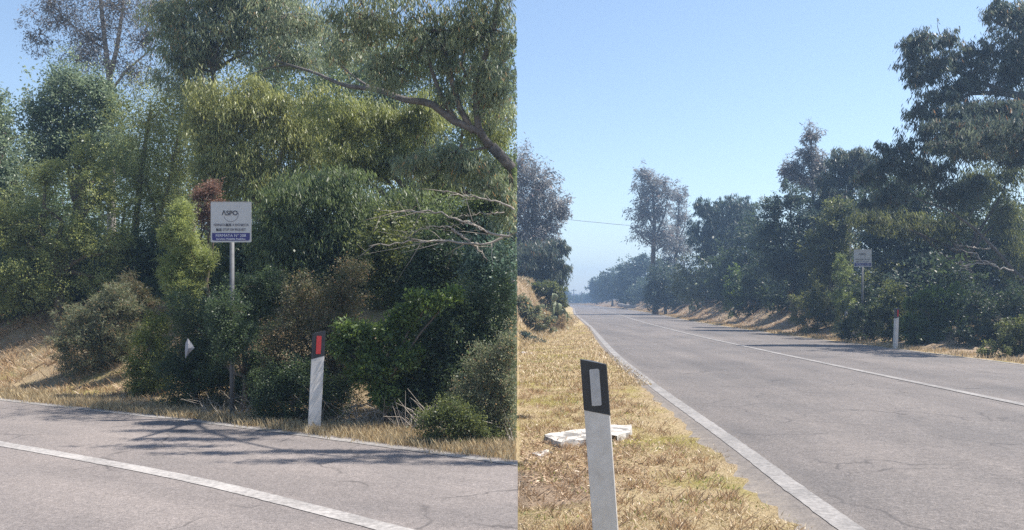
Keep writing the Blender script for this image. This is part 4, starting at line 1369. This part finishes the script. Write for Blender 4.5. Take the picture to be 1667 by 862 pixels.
# ------------------------------------------------------------------ stones and concrete
def stone(name, loc, size, m, label, cat, pointed=False, seed=0, group=None):
    rng = random.Random(seed)
    mb = MB()
    R, Kk = 10, 6
    vs, fs = [], []
    for j in range(Kk):
        t = j / (Kk - 1)
        for a in range(R):
            u = 2 * math.pi * a / R
            r = (1 - t ** 1.6 * .93 if pointed else math.cos(t * 1.45)) * rng.uniform(.86, 1.1)
            vs.append((math.cos(u) * size[0] * r + (t * size[0] * -.35 if pointed else 0), math.sin(u) * size[1] * r, t * size[2] * rng.uniform(.95, 1.03)))
    for j in range(Kk - 1):
        for a in range(R):
            fs.append((j * R + a, j * R + (a + 1) % R, (j + 1) * R + (a + 1) % R, (j + 1) * R + a))
    fs += [tuple(range(R))[::-1], tuple(range((Kk - 1) * R, Kk * R))]
    mb.add(vs, fs)
    o = mb.build(name, m)
    o.location = loc
    return tag(o, label, cat, group)


STONE = plain('pale_stone', (.50, .48, .50), .85, .2, (.36, .34, .34), nscale=9)
SCRAP = plain('dull_white_plastic', (.36, .355, .375), .6, .3, (.26, .255, .27), nscale=9)


def scrap(px, py, Y, hpx, label, seed):
    """A crumpled pointed piece of pale plastic sheet caught on the twigs, upright side to the left."""
    rng = random.Random(seed)
    k = hpx / F * Y
    prof = [(-.20, -.5), (-.24, -.1), (-.21, .25), (-.10, .53), (.06, .33), (.27, .04), (.17, -.06), (-.02, -.22)]
    n = len(prof)
    front = [(x * k, rng.uniform(-.08, .02) * k, z * k) for x, z in prof]
    back = [(x * k * .96, y + .05 * k, z * k * .97) for x, y, z in front]
    mb = MB()
    mb.add(front + back + [(-.02 * k, -.14 * k, .02 * k), (-.02 * k, .02 * k, 0)],
           [(i, (i + 1) % n, 2 * n) for i in range(n)] + [((i + 1) % n + n, i + n, 2 * n + 1) for i in range(n)] + [(i + n, (i + 1) % n + n, (i + 1) % n, i) for i in range(n)])
    o = mb.build('plastic_scrap', SCRAP)
    o.location = P(px, py, Y)
    return tag(o, label, 'litter')


scrap(309, 567, 9.72, 32, 'pale pointed plastic scrap caught in the dull shrub left of the readable sign', 3)
scrap(1378, 511, 27.0, 13, 'tiny pale plastic scrap caught in foliage left of the small distant sign', 4)
STONE = plain('pale_stone', (.50, .48, .50), .85, .2, (.36, .34, .34), nscale=9)

CONC = bpy.data.materials.new('broken_concrete')
CONC.use_nodes = True
t = CONC.node_tree
bs = t.nodes['Principled BSDF']
co = N(t, 'ShaderNodeTexCoord').outputs['Object']
f = noise(t, 5.5, 5, .65, co, .3)
t.links.new(ramp(t, f, [(.42, (.17, .16, .15)), (.47, (.42, .39, .355)), (.7, (.58, .545, .50))]), bs.inputs['Base Color'])
bs.inputs['Roughness'].default_value = .9
bump(t, bs, f, .6, .02)


def slab(name, outline, thick, m, label, cat):
    """An irregular block whose top outline is given in ground coordinates."""
    c = np.mean(outline, axis=0)
    z0 = h1(c[0], c[1])
    mb = MB()
    pts = []
    for i in range(len(outline)):
        a, b_ = np.array(outline[i]), np.array(outline[(i + 1) % len(outline)])
        for k in range(4):
            pts.append(a + (b_ - a) * k / 4 + RNG.normal(size=2) * .016)
    n = len(pts)
    top = [((p[0] - c[0]) * .96, (p[1] - c[1]) * .96, thick + random.uniform(-.005, .005)) for p in pts]
    bot = [(p[0] - c[0], p[1] - c[1], -.06) for p in pts]
    mb.add(bot + top + [(0, 0, thick)], [(i, (i + 1) % n, (i + 1) % n + n, i + n) for i in range(n)] + [(i + n, (i + 1) % n + n, 2 * n) for i in range(n)])
    o = mb.build(name, m)
    o.location = (c[0], c[1], z0)
    return tag(o, label, cat)


def G(px, py):
    Y = EYE * F / (py - HY)
    return ((px - CX) / F * Y, Y)


slab('concrete_slab', [G(884, 716), G(935, 707), G(990, 699), G(1033, 697), G(1026, 711), G(1008, 717), G(1000, 708), G(975, 712), G(960, 724), G(905, 728)], .045, CONC, 'whitish broken concrete slab lying in the straw behind the near post', 'concrete slab')
slab('concrete_chunk', [G(868, 736), G(890, 729), G(897, 733), G(880, 741)], .02, CONC, 'small pale concrete chunk left of the broken slab', 'concrete chunk')
for k, (px, py, s_) in enumerate(((852, 573, .12), (866, 574, .09))):
    b = G(px, py)
    stone('rock', (*b, h1(*b) - .02), (s_, s_ * .7, s_ * .5), STONE, ('flat grey rock on the yellow grass of the verge', 'smaller grey rock beside the flat one on the verge')[k], 'rock', False, 20 + k)

# ------------------------------------------------------------------ haze
m = bpy.data.materials.new('haze')
m.use_nodes = True
t = m.node_tree
t.nodes.remove(t.nodes['Principled BSDF'])
pv_ = t.nodes.new('ShaderNodeVolumePrincipled')
pv_.inputs['Color'].default_value = (.46, .68, 1.0, 1)
pv_.inputs['Density'].default_value = HAZE_DENSITY
pv_.inputs['Anisotropy'].default_value = .3
t.links.new(pv_.outputs[0], t.nodes['Material Output'].inputs['Volume'])
mb = MB()
mb.box(-520, 520, -60, 580, -1.2, 22)
hz = mb.build('haze', m)
tag(hz, kind='stuff')
